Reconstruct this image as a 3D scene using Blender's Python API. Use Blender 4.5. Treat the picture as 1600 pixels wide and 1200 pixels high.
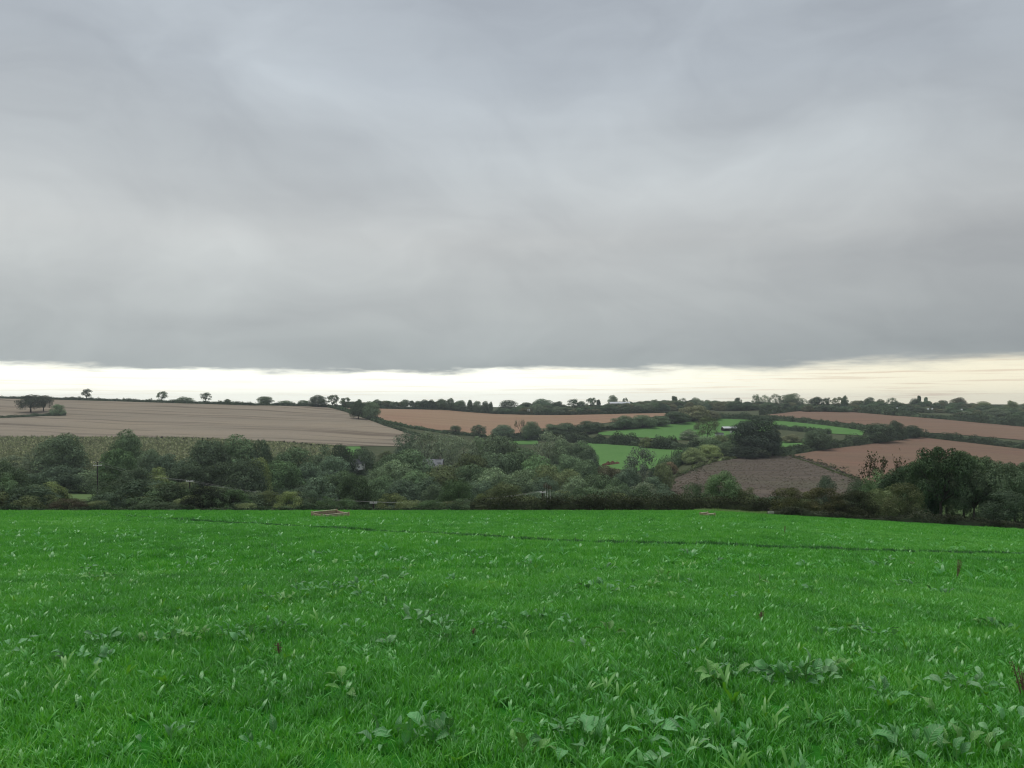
import bpy, bmesh, math, random
import numpy as np
from mathutils import Vector, Matrix, Euler
from mathutils.geometry import delaunay_2d_cdt

random.seed(7)
RNG = np.random.default_rng(11)
SC = bpy.context.scene
for o in list(bpy.data.objects):
    bpy.data.objects.remove(o)
COL = SC.collection

# ------------------------------------------------------------------ camera
F = 1232.0            # focal length in photo pixels (1600 wide)
H = 625.0             # eye level row in the photo
cam = bpy.data.cameras.new('camera')
cam_o = bpy.data.objects.new('camera', cam)
COL.objects.link(cam_o)
cam.sensor_width = 36.0
cam.lens = 36.0 * F / 1600.0
cam.shift_y = 25.0 / 1600.0
cam.clip_start = 0.05
cam.clip_end = 12000
cam_o.location = (0, 0, 0)
cam_o.rotation_euler = (math.radians(90), 0, 0)
SC.camera = cam_o

# ------------------------------------------------------------------ exposure
SC.view_settings.view_transform = 'Standard'
SC.view_settings.look = 'None'
SC.view_settings.exposure = 0.0
SC.view_settings.gamma = 1.0
SC.view_settings.use_curve_mapping = False
SC.render.engine = 'CYCLES'
SC.cycles.max_bounces = 6
SC.cycles.diffuse_bounces = 3
SC.cycles.transmission_bounces = 3
SC.cycles.volume_bounces = 0
SC.cycles.use_denoising = True
SC.cycles.denoiser = 'OPENIMAGEDENOISE'
SC.cycles.denoising_input_passes = 'RGB_ALBEDO_NORMAL'
SC.cycles.denoising_prefilter = 'ACCURATE'
SC.render.film_transparent = False
SC.cycles.pixel_filter_type = 'BLACKMAN_HARRIS'
SC.cycles.filter_width = 1.15

# ------------------------------------------------------------------ node helper
class NT:
    def __init__(self, tree):
        self.t = tree
    def n(self, typ, **kw):
        nd = self.t.nodes.new(typ)
        for k, v in kw.items():
            setattr(nd, k, v)
        return nd
    def put(self, sock, v):
        if hasattr(v, 'is_output') or isinstance(v, bpy.types.NodeSocket):
            self.t.links.new(v, sock)
        else:
            sock.default_value = v
    def m(self, op, a, b=None, c=None, clamp=False):
        nd = self.n('ShaderNodeMath', operation=op, use_clamp=clamp)
        self.put(nd.inputs[0], a)
        if b is not None: self.put(nd.inputs[1], b)
        if c is not None: self.put(nd.inputs[2], c)
        return nd.outputs[0]
    def ss(self, x, lo, hi):
        nd = self.n('ShaderNodeMapRange', interpolation_type='SMOOTHSTEP')
        self.put(nd.inputs['Value'], x)
        nd.inputs['From Min'].default_value = lo
        nd.inputs['From Max'].default_value = hi
        return nd.outputs[0]
    def lin(self, x, lo, hi, a=0.0, b=1.0):
        nd = self.n('ShaderNodeMapRange')
        self.put(nd.inputs['Value'], x)
        for k, v in (('From Min', lo), ('From Max', hi), ('To Min', a), ('To Max', b)):
            nd.inputs[k].default_value = v
        return nd.outputs[0]
    def mix(self, f, a, b, mode='MIX'):
        nd = self.n('ShaderNodeMix', data_type='RGBA', blend_type=mode)
        self.put(nd.inputs[0], f)
        for s, v in ((nd.inputs[6], a), (nd.inputs[7], b)):
            if isinstance(v, tuple):
                s.default_value = (v[0], v[1], v[2], 1)
            else:
                self.put(s, v)
        return nd.outputs[2]
    def noise(self, vec, scale, detail=3.0, rough=0.5, dist=0.0):
        nd = self.n('ShaderNodeTexNoise')
        if vec is not None: self.put(nd.inputs['Vector'], vec)
        nd.inputs['Scale'].default_value = scale
        nd.inputs['Detail'].default_value = detail
        nd.inputs['Roughness'].default_value = rough
        nd.inputs['Distortion'].default_value = dist
        return nd.outputs[0]
    def xyz(self, x, y, z):
        nd = self.n('ShaderNodeCombineXYZ')
        for s, v in zip(nd.inputs, (x, y, z)): self.put(s, v)
        return nd.outputs[0]
    def sep(self, v):
        nd = self.n('ShaderNodeSeparateXYZ')
        self.put(nd.inputs[0], v)
        return nd.outputs
    def ramp(self, x, stops):
        nd = self.n('ShaderNodeValToRGB')
        self.put(nd.inputs[0], x)
        cr = nd.color_ramp
        while len(cr.elements) < len(stops): cr.elements.new(0.5)
        for e, (p, c) in zip(cr.elements, stops):
            e.position = p; e.color = (c[0], c[1], c[2], 1)
        return nd.outputs[0]

def lin3(r, g, b):
    f = lambda c: (c/255/12.92 if c/255 <= 0.04045 else ((c/255+0.055)/1.055)**2.4)
    return (f(r), f(g), f(b))

# ------------------------------------------------------------------ sky
SUN_EL, SUN_AZ = math.radians(68), math.radians(-50)      # azimuth: clockwise from +Y
world = bpy.data.worlds.new('World')
SC.world = world
world.use_nodes = True
wt = world.node_tree
wt.nodes.clear()
W = NT(wt)
tc = W.n('ShaderNodeTexCoord')
D = tc.outputs['Generated']
dx, dy, dz = W.sep(D)
hor = W.m('SQRT', W.m('MAXIMUM', W.m('ADD', W.m('MULTIPLY', dx, dx), W.m('MULTIPLY', dy, dy)), 1e-6))
el = W.m('DIVIDE', dz, hor)                       # tangent of the elevation
az = W.m('ARCTAN2', dx, dy)
den = W.m('ADD', W.m('MAXIMUM', dz, 0.0), 0.16)
cx_, cy_ = W.m('DIVIDE', dx, den), W.m('DIVIDE', dy, den)
# cloud deck: broad folds and softer swells, warped by noise so that no fold has a clean shape
nB = W.noise(W.xyz(cx_, cy_, 9.7), 0.45, 3.0, 0.5)
dome = W.m('MULTIPLY', W.m('ARCTAN2', dz, hor), 1.0)
q0 = W.xyz(W.m('MULTIPLY', az, 1.6), W.m('MULTIPLY', dome, 2.6), 3.1)
w1 = W.lin(W.noise(q0, 1.6, 3.0, 0.5), 0.2, 0.8, -0.5, 0.5)
w2 = W.lin(W.noise(W.xyz(W.m('MULTIPLY', az, 1.6), W.m('MULTIPLY', dome, 2.6), 8.3), 1.6, 3.0, 0.5), 0.2, 0.8, -0.5, 0.5)
wa = W.m('ADD', az, W.m('MULTIPLY', w1, 0.34))
we = W.m('ADD', W.m('ADD', dome, W.m('MULTIPLY', w2, 0.16)), W.m('MULTIPLY', az, 0.10))
nA = W.noise(W.xyz(W.m('MULTIPLY', wa, 2.4), W.m('MULTIPLY', we, 5.0), 1.3), 1.0, 5.0, 0.5, 0.4)
nD = W.noise(W.xyz(W.m('MULTIPLY', wa, 7.0), W.m('MULTIPLY', we, 14.0), 6.4), 1.0, 5.0, 0.6, 0.5)
nC = W.noise(W.xyz(W.m('MULTIPLY', az, 1.2), W.m('MULTIPLY', el, 9.0), 5.3), 1.4, 4.0, 0.55, 0.3)
def fold(a0, e0, sa, se, amp):
    u = W.m('DIVIDE', W.m('SUBTRACT', wa, a0), sa); v = W.m('DIVIDE', W.m('SUBTRACT', we, e0), se)
    r = W.m('ADD', W.m('MULTIPLY', u, u), W.m('MULTIPLY', v, v))
    return W.m('MULTIPLY', W.m('POWER', 2.718, W.m('MULTIPLY', r, -1.0)), amp)
folds = None
for f in [(-0.42, 0.13, 0.36, 0.085, 0.15), (-0.42, 0.29, 0.22, 0.07, -0.07), (-0.30, 0.40, 0.20, 0.07, 0.10), (-0.10, 0.25, 0.24, 0.05, -0.05),
          (0.16, 0.29, 0.22, 0.055, 0.11), (0.02, 0.43, 0.20, 0.07, -0.09), (0.36, 0.40, 0.24, 0.06, -0.07), (0.50, 0.30, 0.20, 0.06, 0.06)]:
    v = fold(*f)
    folds = v if folds is None else W.m('ADD', folds, v)
base = W.ramp(W.lin(el, 0.03, 0.53), [
    (0.00, lin3(163, 171, 172)), (0.07, lin3(169, 176, 177)), (0.17, lin3(184, 189, 189)),
    (0.34, lin3(195, 198, 198)), (0.52, lin3(188, 194, 198)), (0.74, lin3(182, 190, 198)),
    (1.00, lin3(174, 182, 191))])
warm = W.mix(W.m('MULTIPLY', W.ss(nB, 0.35, 0.7), 0.35), base, lin3(184, 189, 191))
mod = W.m('ADD', W.m('ADD', W.lin(nA, 0.25, 0.75, -0.17, 0.17), W.m('ADD', folds, W.lin(nD, 0.25, 0.75, -0.05, 0.05))), W.lin(nC, 0.25, 0.75, -0.05, 0.05))
# the heavier bank that sits low in the sky towards the east
bank = W.m('MULTIPLY', W.ss(W.m('ADD', az, W.lin(nA, 0.3, 0.7, -0.25, 0.25)), 0.0, 0.45),
           W.m('MULTIPLY', W.ss(el, 0.30, 0.18), W.ss(el, 0.03, 0.07)))
mod = W.m('ADD', mod, W.m('MULTIPLY', bank, -0.16))
cloud = W.mix(1.0, warm, W.xyz(W.m('ADD', mod, 1.0), W.m('ADD', mod, 1.0), W.m('ADD', W.m('MULTIPLY', mod, 0.93), 1.0)), 'MULTIPLY')
# clear strip between the cloud base and the horizon
edge_n = W.noise(W.xyz(W.m('MULTIPLY', az, 9.0), W.m('MULTIPLY', el, 60.0), 1.7), 1.0, 5.0, 0.6)
edge_l = W.noise(W.xyz(W.m('MULTIPLY', az, 2.2), 0.0, 4.4), 1.0, 2.0, 0.5)
azr = W.ss(az, -0.05, 0.55)
edge = W.m('ADD', W.m('ADD', 0.037, W.m('MULTIPLY', azr, 0.008)),
           W.m('ADD', W.lin(edge_n, 0.2, 0.8, -0.009, 0.009), W.lin(edge_l, 0.2, 0.8, -0.006, 0.006)))
wid = W.lin(azr, 0.0, 1.0, 0.0045, 0.0105)
cov = W.m('DIVIDE', W.m('SUBTRACT', el, edge), wid)
cov = W.ss(cov, -1.0, 1.0)
sky = W.n('ShaderNodeTexSky', sky_type='NISHITA')
sky.sun_disc = False
sky.sun_elevation = SUN_EL
sky.sun_rotation = SUN_AZ
sky.air_density = 1.0; sky.dust_density = 2.0
clear = W.mix(azr, (1.30, 1.32, 1.18), (1.06, 1.00, 0.78))
st = W.noise(W.xyz(W.m('MULTIPLY', az, 7.0), W.m('MULTIPLY', el, 330.0), 2.2), 1.0, 4.0, 0.6, 0.3)
st = W.m('MULTIPLY', W.ss(st, 0.50, 0.68), W.lin(azr, 0.0, 1.0, 0.30, 0.95))
clear = W.mix(st, clear, (0.86, 0.73, 0.56))
# the Nishita sky fills the strip lightly (scaled so that the background strength of 0.1 gives these radiances)
ten = W.n('ShaderNodeVectorMath', operation='SCALE')
W.put(ten.inputs[0], W.mix(cov, clear, cloud)); ten.inputs['Scale'].default_value = 10.0
air = W.mix(W.lin(cov, 0.0, 1.0, 0.10, 0.03), ten.outputs[0], sky.outputs[0])
bg = W.n('ShaderNodeBackground')
W.put(bg.inputs['Color'], air)
bg.inputs['Strength'].default_value = 0.1
wo = W.n('ShaderNodeOutputWorld')
wt.links.new(bg.outputs[0], wo.inputs['Surface'])

# ------------------------------------------------------------------ sun behind the overcast
sun = bpy.data.lights.new('sun', 'SUN')
sun.energy = 1.5
sun.angle = math.radians(28)
sun.color = (1.0, 0.97, 0.92)
sun_o = bpy.data.objects.new('sun', sun)
COL.objects.link(sun_o)
sd = Vector((math.sin(SUN_AZ)*math.cos(SUN_EL), math.cos(SUN_AZ)*math.cos(SUN_EL), math.sin(SUN_EL)))
sun_o.rotation_euler = sd.to_track_quat('Z', 'Y').to_euler()

# ------------------------------------------------------------------ tagging
LABELS = {}
def tag(o, label=None, cat=None, group=None, kind=None):
    if label: o['label'] = label
    if cat: o['category'] = cat
    if group: o['group'] = group
    if kind: o['kind'] = kind
    return o
def link(name, me, parent=None, mat=None):
    o = bpy.data.objects.new(name, me)
    COL.objects.link(o)
    if parent is not None: o.parent = parent
    if mat is not None:
        me.materials.clear(); me.materials.append(mat)
    return o
def empty(name, loc, rz=0.0, scale=(1, 1, 1)):
    o = bpy.data.objects.new(name, None)
    o.empty_display_size = 0.3
    COL.objects.link(o)
    o.location = loc; o.rotation_euler = (0, 0, rz); o.scale = scale
    return o
def mesh_np(name, verts, faces, smooth=False):
    me = bpy.data.meshes.new(name)
    me.from_pydata([tuple(v) for v in verts], [], [tuple(f) for f in faces])
    if smooth:
        me.polygons.foreach_set('use_smooth', [True]*len(me.polygons))
    me.update()
    return me
def mesh_quads(name, V, nper=4):
    """V: (n, nper, 3) separate polygons"""
    n = V.shape[0]
    me = bpy.data.meshes.new(name)
    me.vertices.add(n*nper); me.loops.add(n*nper); me.polygons.add(n)
    me.vertices.foreach_set('co', V.reshape(-1).astype(np.float32))
    me.loops.foreach_set('vertex_index', np.arange(n*nper, dtype=np.int32))
    me.polygons.foreach_set('loop_start', np.arange(0, n*nper, nper, dtype=np.int32))
    try:
        me.polygons.foreach_set('loop_total', np.full(n, nper, dtype=np.int32))
    except Exception:
        pass
    me.update(calc_edges=True)
    return me

# ------------------------------------------------------------------ terrain function
def pchip_slopes(x, y):
    h = np.diff(x); dl = np.diff(y)/h
    m = np.zeros_like(y)
    for i in range(1, len(x)-1):
        if dl[i-1]*dl[i] > 0:
            w1 = 2*h[i]+h[i-1]; w2 = h[i]+2*h[i-1]
            m[i] = (w1+w2)/(w1/dl[i-1]+w2/dl[i])
    m[0], m[-1] = dl[0], dl[-1]
    return m
def pchip(x, y, q):
    x = np.asarray(x, float); y = np.asarray(y, float)
    m = pchip_slopes(x, y)
    q = np.clip(q, x[0], x[-1])
    i = np.clip(np.searchsorted(x, q, side='right')-1, 0, len(x)-2)
    h = x[i+1]-x[i]; t = (q-x[i])/h
    return ((1+2*t)*(1-t)**2*y[i] + t*(1-t)**2*h*m[i] + t*t*(3-2*t)*y[i+1] + t*t*(t-1)*h*m[i+1])

COLS = {   # photo column: (distance, photo row) of the ground, measured off the picture
 0:    [(180, 806), (230, 787), (260, 776), (300, 765), (360, 745), (450, 722), (520, 705), (600, 684), (650, 672), (750, 650), (850, 632), (930, 622.5), (1100, 630), (1600, 634)],
 200:  [(180, 808), (230, 794), (260, 784), (300, 772), (360, 752), (450, 728), (540, 704), (600, 690), (640, 680), (750, 655), (850, 637), (930, 627), (1100, 633), (1600, 634)],
 400:  [(180, 815), (225, 806), (260, 797), (320, 781), (400, 755), (500, 722), (580, 697), (640, 682), (750, 660), (850, 643), (920, 632), (1100, 637), (1600, 635)],
 600:  [(180, 824), (225, 816), (260, 804), (330, 786), (420, 760), (500, 735), (560, 713), (600, 699), (680, 680), (760, 663), (900, 645), (960, 638.5), (1030, 635), (1200, 637), (1600, 635)],
 800:  [(165, 812), (200, 811), (270, 800), (350, 785), (430, 762), (520, 735), (600, 712), (680, 695), (740, 680), (850, 662), (950, 651), (1000, 647.5), (1100, 643), (1200, 640), (1600, 636)],
 1000: [(160, 809), (200, 809), (270, 800), (350, 783), (420, 752), (480, 728), (580, 697), (640, 684), (680, 675), (720, 668), (800, 655), (900, 646), (1000, 642), (1200, 637), (1600, 633)],
 1100: [(160, 808), (200, 806), (250, 794), (300, 775), (380, 745), (470, 715), (520, 705), (600, 692), (680, 678), (760, 662), (800, 655), (900, 648), (1000, 643), (1200, 638), (1600, 633)],
 1200: [(150, 808), (190, 807), (230, 801), (280, 787), (340, 762), (420, 730), (480, 712), (560, 698), (640, 685), (700, 673), (780, 659), (820, 652.5), (870, 648), (950, 643), (1200, 638), (1600, 631)],
 1400: [(150, 822), (190, 815), (230, 800), (280, 784), (330, 765), (370, 748), (450, 722), (530, 700), (590, 687), (680, 671), (760, 659), (860, 649), (950, 645), (1200, 636), (1600, 631)],
 1600: [(150, 835), (190, 822), (240, 803), (290, 782), (340, 762), (400, 740), (470, 722), (540, 703), (600, 688), (700, 675), (800, 665.5), (900, 655), (1000, 648), (1200, 640), (1600, 632)],
}
S0, K0 = 0.110, 1.6e-4
def near_extra(px):
    return 0.0236*np.clip((px-1100)/500.0, 0, 1.6)
DG = np.linspace(112, 1600, 1489)
PXG = np.arange(-400, 2001, 10.0)
_ck = sorted(COLS)
_tab = []
for c in _ck:
    pts = COLS[c]
    nd = np.array([112.0, 122.0])
    npy = H + F*(1.6/nd + S0 + near_extra(np.array(float(c))) + K0*nd)
    _tab.append(pchip(np.r_[nd, [p[0] for p in pts]], np.r_[npy, [p[1] for p in pts]], DG))
_tab = np.array(_tab)
PYG = np.array([pchip(_ck, _tab[:, j], np.clip(PXG, 0, 1600)) for j in range(len(DG))])    # (nd, npx)
ZG = (H-PYG)/F*DG[:, None]

def terrain(x, y):
    x = np.asarray(x, float); y = np.asarray(y, float)
    px = np.clip(800+F*x/np.maximum(y, 4.0), -400, 2000)
    zn = -1.6 - (S0+near_extra(px))*y - K0*y*np.abs(y)
    yy = np.clip(y, 112, 1600)
    fi = (yy-112); i = np.clip(fi.astype(int), 0, len(DG)-2); t = fi-i
    fj = (px+400)/10.0; j = np.clip(fj.astype(int), 0, len(PXG)-2); s = fj-j
    zf = (ZG[i, j]*(1-t)*(1-s)+ZG[i+1, j]*t*(1-s)+ZG[i, j+1]*(1-t)*s+ZG[i+1, j+1]*t*s)
    zf = zf * np.where(y > 1600, np.maximum(y, 1)/1600.0, 1.0)
    w = np.clip((y-112)/8.0, 0, 1)
    z = zn*(1-w)+zf*w
    # low swells of a worked field so that nothing is dead flat
    sw = 0.035*np.sin(x*0.31+1.3*np.sin(y*0.17))*np.sin(y*0.43+0.7)
    return z + np.where((y > 6) & (y < 110), sw*np.clip((y-6)/20, 0, 1), 0)
def tz(x, y):
    return float(terrain(np.array([x]), np.array([y]))[0])
def at(px, d):
    """point on the ground d metres ahead along photo column px"""
    x = (px-800)/F*d
    return Vector((x, d, tz(x, d)))
_DN = np.arange(2.5, 112, 0.1)
_DF = np.arange(130, 1590, 1.0)
def ground(px, py, near=False, dmin=130):
    d = _DN if near else _DF[_DF >= dmin]
    x = (px-800)/F*d
    r = H - terrain(x, d)/d*F
    k = np.nonzero(r <= py)[0]
    dd = d[k[0]] if len(k) else d[np.argmin(r)]
    return at(px, float(dd))

# ------------------------------------------------------------------ materials
def new_mat(name):
    m = bpy.data.materials.new(name)
    m.use_nodes = True
    t = m.node_tree
    t.nodes.clear()
    N = NT(t)
    out = N.n('ShaderNodeOutputMaterial')
    return m, N, out
def principled(N, out, col, rough=0.9, spec=0.2, bump=None, strength=0.3, dist=0.02):
    p = N.n('ShaderNodeBsdfPrincipled')
    if isinstance(col, tuple): p.inputs['Base Color'].default_value = (*col, 1)
    else: N.put(p.inputs['Base Color'], col)
    N.put(p.inputs['Roughness'], rough)
    p.inputs['Specular IOR Level'].default_value = spec
    if bump is not None:
        b = N.n('ShaderNodeBump')
        b.inputs['Strength'].default_value = strength
        b.inputs['Distance'].default_value = dist
        N.put(b.inputs['Height'], bump)
        N.t.links.new(b.outputs[0], p.inputs['Normal'])
    N.t.links.new(p.outputs[0], out.inputs['Surface'])
    return p
def pos(N):
    return N.n('ShaderNodeNewGeometry').outputs['Position']
def simple(name, col, rough=0.8, spec=0.3, var=0.25, scale=6.0):
    m, N, out = new_mat(name)
    tcn = N.n('ShaderNodeTexCoord').outputs['Object']
    nz = N.noise(tcn, scale, 5, 0.6)
    c = N.mix(1.0, col, N.ramp(nz, [(0.25, (1-var,)*3), (0.75, (1+var*0.6,)*3)]), 'MULTIPLY')
    principled(N, out, c, rough, spec)
    return m

def foliage_mat(name, trans=0.10, spread=0.30, hue=0.2, color=None):
    """leaf colour = object colour, varied per leaf, per clump and per plant"""
    m, N, out = new_mat(name)
    oi = N.n('ShaderNodeObjectInfo')
    ge = N.n('ShaderNodeNewGeometry')
    isl = ge.outputs['Random Per Island']
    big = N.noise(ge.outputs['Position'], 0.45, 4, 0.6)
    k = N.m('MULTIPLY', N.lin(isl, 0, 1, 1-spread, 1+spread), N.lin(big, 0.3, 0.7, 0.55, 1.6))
    k = N.m('MULTIPLY', k, N.lin(oi.outputs['Random'], 0, 1, 0.68, 1.36))
    c = N.mix(1.0, color or oi.outputs['Color'], N.xyz(k, k, k), 'MULTIPLY')
    w = N.m('MULTIPLY', N.ss(N.m('FRACT', N.m('MULTIPLY', isl, 7.31)), 0.4, 1.0), hue)
    c = N.mix(w, c, N.mix(1.0, c, (1.5, 1.25, 0.75), 'MULTIPLY'))
    d = N.n('ShaderNodeBsdfDiffuse'); N.put(d.inputs['Color'], c)
    t = N.n('ShaderNodeBsdfTranslucent'); N.put(t.inputs['Color'], N.mix(1.0, c, (1.1, 1.2, 0.6), 'MULTIPLY'))
    mx = N.n('ShaderNodeMixShader'); mx.inputs[0].default_value = trans
    N.t.links.new(d.outputs[0], mx.inputs[1]); N.t.links.new(t.outputs[0], mx.inputs[2])
    N.t.links.new(mx.outputs[0], out.inputs['Surface'])
    return m
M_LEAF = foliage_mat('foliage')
M_BARK = simple('bark', (0.075, 0.062, 0.050), 0.95, 0.1, 0.4, 9)

def grass_mat(name, cols, gloss=0.06):
    m, N, out = new_mat(name)
    ge = N.n('ShaderNodeNewGeometry')
    oi = N.n('ShaderNodeObjectInfo')
    isl = ge.outputs['Random Per Island']
    p = ge.outputs['Position']
    n1 = N.noise(p, 0.8, 5, 0.68)
    n2 = N.noise(p, 0.07, 3, 0.5)
    x = N.m('ADD', N.m('MULTIPLY', isl, 0.45), N.m('ADD', N.lin(n1, 0.3, 0.7, -0.12, 0.42), N.lin(n2, 0.3, 0.7, -0.05, 0.25)))
    c = N.ramp(x, [(0.0, cols[0]), (0.35, cols[1]), (0.7, cols[2]), (1.0, cols[3])])
    d = N.n('ShaderNodeBsdfDiffuse'); N.put(d.inputs['Color'], c)
    t = N.n('ShaderNodeBsdfTranslucent'); N.put(t.inputs['Color'], N.mix(1.0, c, (1.25, 1.15, 0.5), 'MULTIPLY'))
    mx = N.n('ShaderNodeMixShader'); mx.inputs[0].default_value = 0.35
    g = N.n('ShaderNodeBsdfGlossy'); g.inputs['Roughness'].default_value = 0.45
    g.inputs['Color'].default_value = (0.8, 0.9, 0.8, 1)
    m2 = N.n('ShaderNodeMixShader'); m2.inputs[0].default_value = gloss
    L = N.t.links.new
    L(d.outputs[0], mx.inputs[1]); L(t.outputs[0], mx.inputs[2])
    L(mx.outputs[0], m2.inputs[1]); L(g.outputs[0], m2.inputs[2])
    L(m2.outputs[0], out.inputs['Surface'])
    return m
GC = [(0.034, 0.185, 0.024), (0.086, 0.375, 0.040), (0.150, 0.500, 0.060), (0.270, 0.580, 0.130)]
M_GRASS = grass_mat('meadow_grass', GC)
M_RUT_SHADE = grass_mat('rut_shade_grass', [(0.018, 0.10, 0.018), (0.022, 0.13, 0.02), (0.03, 0.16, 0.024), (0.05, 0.2, 0.03)])  # dark greens stand for the shade inside the wheel rut
M_WEED = grass_mat('weed_leaf', [(0.045, 0.27, 0.04), (0.07, 0.34, 0.05), (0.10, 0.39, 0.065), (0.14, 0.43, 0.085)], 0.08)

def field_green(name, a, b, fine=1.2):
    m, N, out = new_mat(name)
    p = pos(N)
    x = N.m('ADD', N.m('MULTIPLY', N.noise(p, fine, 5, 0.65), 0.6), N.m('MULTIPLY', N.noise(p, 0.05, 3, 0.5), 0.4))
    c = N.ramp(x, [(0.3, a), (0.7, b)])
    principled(N, out, c, 0.95, 0.05, N.noise(p, fine*2, 4, 0.7), 0.6, 0.12)
    return m
M_FIELD = field_green('field_turf', (0.022, 0.150, 0.014), (0.045, 0.240, 0.022), 6)
M_PAST = field_green('pasture', (0.088, 0.205, 0.052), (0.130, 0.262, 0.076), 0.4)
M_MEAD = field_green('damp_meadow', (0.10, 0.17, 0.055), (0.15, 0.22, 0.085), 0.5)
M_HILL = field_green('rough_ground', (0.055, 0.075, 0.036), (0.105, 0.115, 0.060), 0.25)
M_MARG = field_green('pale_margin', (0.16, 0.25, 0.11), (0.22, 0.31, 0.14), 0.8)

def tilled(name, a, b, line, angle, spacing, amount, patchy=0.5, distort=2.0, warm=None):
    """worked soil or stubble: colour drifts, drill lines and clods"""
    m, N, out = new_mat(name)
    p = pos(N)
    rot = N.n('ShaderNodeVectorRotate', rotation_type='Z_AXIS')
    N.put(rot.inputs['Vector'], p); rot.inputs['Angle'].default_value = math.radians(angle)
    x, y, z = N.sep(rot.outputs[0])
    bend = N.noise(p, 0.006, 2, 0.5)
    yy = N.m('ADD', y, N.m('MULTIPLY', bend, 60.0))
    big = N.noise(N.xyz(N.m('MULTIPLY', x, 0.004), N.m('MULTIPLY', yy, 0.03), 0), 1.0, 4, 0.6)
    l1 = N.noise(N.xyz(N.m('MULTIPLY', x, 0.0025), N.m('MULTIPLY', yy, 1.0/spacing), 0), 1.0, 3, 0.7)
    l2 = N.noise(N.xyz(N.m('MULTIPLY', x, 0.010), N.m('MULTIPLY', yy, 0.45), 3), 1.0, 3, 0.6)
    clod = N.noise(p, 0.55, 5, 0.7)
    c = N.mix(N.ss(big, 0.3, 0.7), a, b)
    if warm is not None:
        c = N.mix(N.m('MULTIPLY', N.ss(N.noise(p, 0.012, 4, 0.6), 0.42, 0.68), patchy), c, warm)
    c = N.mix(N.m('MULTIPLY', N.ss(l1, 0.51, 0.60), amount), c, line)
    k = N.m('ADD', N.lin(l2, 0.3, 0.7, -0.10, 0.10), N.lin(clod, 0.3, 0.7, 0.90, 1.10))
    c = N.mix(1.0, c, N.xyz(k, k, k), 'MULTIPLY')
    principled(N, out, c, 0.98, 0.05, clod, 0.5, 0.25)
    return m
M_STUB = tilled('stubble', (0.272, 0.232, 0.176), (0.312, 0.260, 0.196), (0.150, 0.118, 0.088), 4, 13.0, 0.75, 0.4, warm=(0.315, 0.258, 0.18))
M_ORAN = tilled('tan_stubble', (0.310, 0.205, 0.128), (0.345, 0.235, 0.150), (0.26, 0.165, 0.11), 3, 14.0, 0.5, 0.5, warm=(0.33, 0.19, 0.135))
M_PLO1 = tilled('ploughed_soil', (0.214, 0.142, 0.098), (0.242, 0.162, 0.110), (0.165, 0.105, 0.085), -14, 5.0, 0.35, 0.5, warm=(0.235, 0.14, 0.095))
M_PLO2 = tilled('bare_soil', (0.200, 0.134, 0.092), (0.228, 0.152, 0.102), (0.15, 0.095, 0.078), 20, 4.0, 0.35, 0.6, warm=(0.235, 0.130, 0.095))
M_SCRB = tilled('rough_slope', (0.112, 0.092, 0.074), (0.150, 0.122, 0.094), (0.08, 0.067, 0.055), 10, 7.0, 0.6, 0.5, warm=(0.11, 0.115, 0.07))
M_CROPS = field_green('crop_soil', (0.13, 0.145, 0.075), (0.19, 0.20, 0.11), 0.5)
M_HEAP = simple('soil_heap', (0.145, 0.072, 0.048), 0.95, 0.1, 0.5, 2.0)

# ------------------------------------------------------------------ the ground
def ground_sheet(name, rows, mat):
    rows = np.array(rows)
    nu = 241
    u = np.linspace(-1, 1, nu)
    V, n = [], len(rows)
    for y in rows:
        wdt = 0.95*max(y, 20) + 40
        x = u*wdt
        V.append(np.stack([x, np.full(nu, y), terrain(x, np.full(nu, y))], 1))
    V = np.concatenate(V)
    r, c = np.meshgrid(np.arange(n-1), np.arange(nu-1), indexing='ij')
    a = (r*nu+c).ravel()
    me = mesh_np(name, V, np.stack([a, a+1, a+nu+1, a+nu], 1).tolist(), True)
    return tag(link(name, me, None, mat), kind='structure')
EDGE = 126.0
rows_near = list(np.linspace(-60, 2, 20)) + list(np.arange(2.4, 40, 0.4)) + list(np.arange(40, EDGE, 1.0)) + [EDGE]
rows_far = [EDGE] + list(np.arange(129, 480, 3.5)) + list(np.arange(480, 1160, 5)) + list(np.arange(1160, 1600, 20)) + list(np.arange(1600, 3101, 250))
green_field = ground_sheet('green_field', rows_near, M_FIELD)
hills = ground_sheet('hills', rows_far, M_HILL)

def in_poly(P, poly):
    x, y = P[:, 0], P[:, 1]
    r = np.zeros(len(P), bool)
    n = len(poly)
    for i in range(n):
        x1, y1 = poly[i]; x2, y2 = poly[(i+1) % n]
        c = ((y1 > y) != (y2 > y)) & (x < (x2-x1)*(y-y1)/((y2-y1) if y2 != y1 else 1e-9)+x1)
        r ^= c
    return r
def poly_xy(pts, dmin=130):
    q = []
    for a, b in zip(pts, pts[1:]+pts[:1]):
        n = max(1, int(max(abs(a[0]-b[0])/22, abs(a[1]-b[1])/7)))
        q += [(a[0]+(b[0]-a[0])*i/n, a[1]+(b[1]-a[1])*i/n) for i in range(n)]
    pts = q
    return [tuple(ground(px, py, dmin=dmin)[:2]) for px, py in pts]
def densify(poly, step):
    out = []
    for i in range(len(poly)):
        a, b = np.array(poly[i]), np.array(poly[(i+1) % len(poly)])
        k = max(1, int(np.linalg.norm(b-a)/step))
        for j in range(k): out.append(tuple(a+(b-a)*j/k))
    return out
def sample_poly(poly, n, rng=RNG):
    P = np.array(poly); lo, hi = P.min(0), P.max(0)
    out = np.zeros((0, 2))
    while len(out) < n:
        q = lo+(hi-lo)*rng.random((n*2, 2))
        out = np.concatenate([out, q[in_poly(q, poly)]])
    return out[:n]
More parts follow.
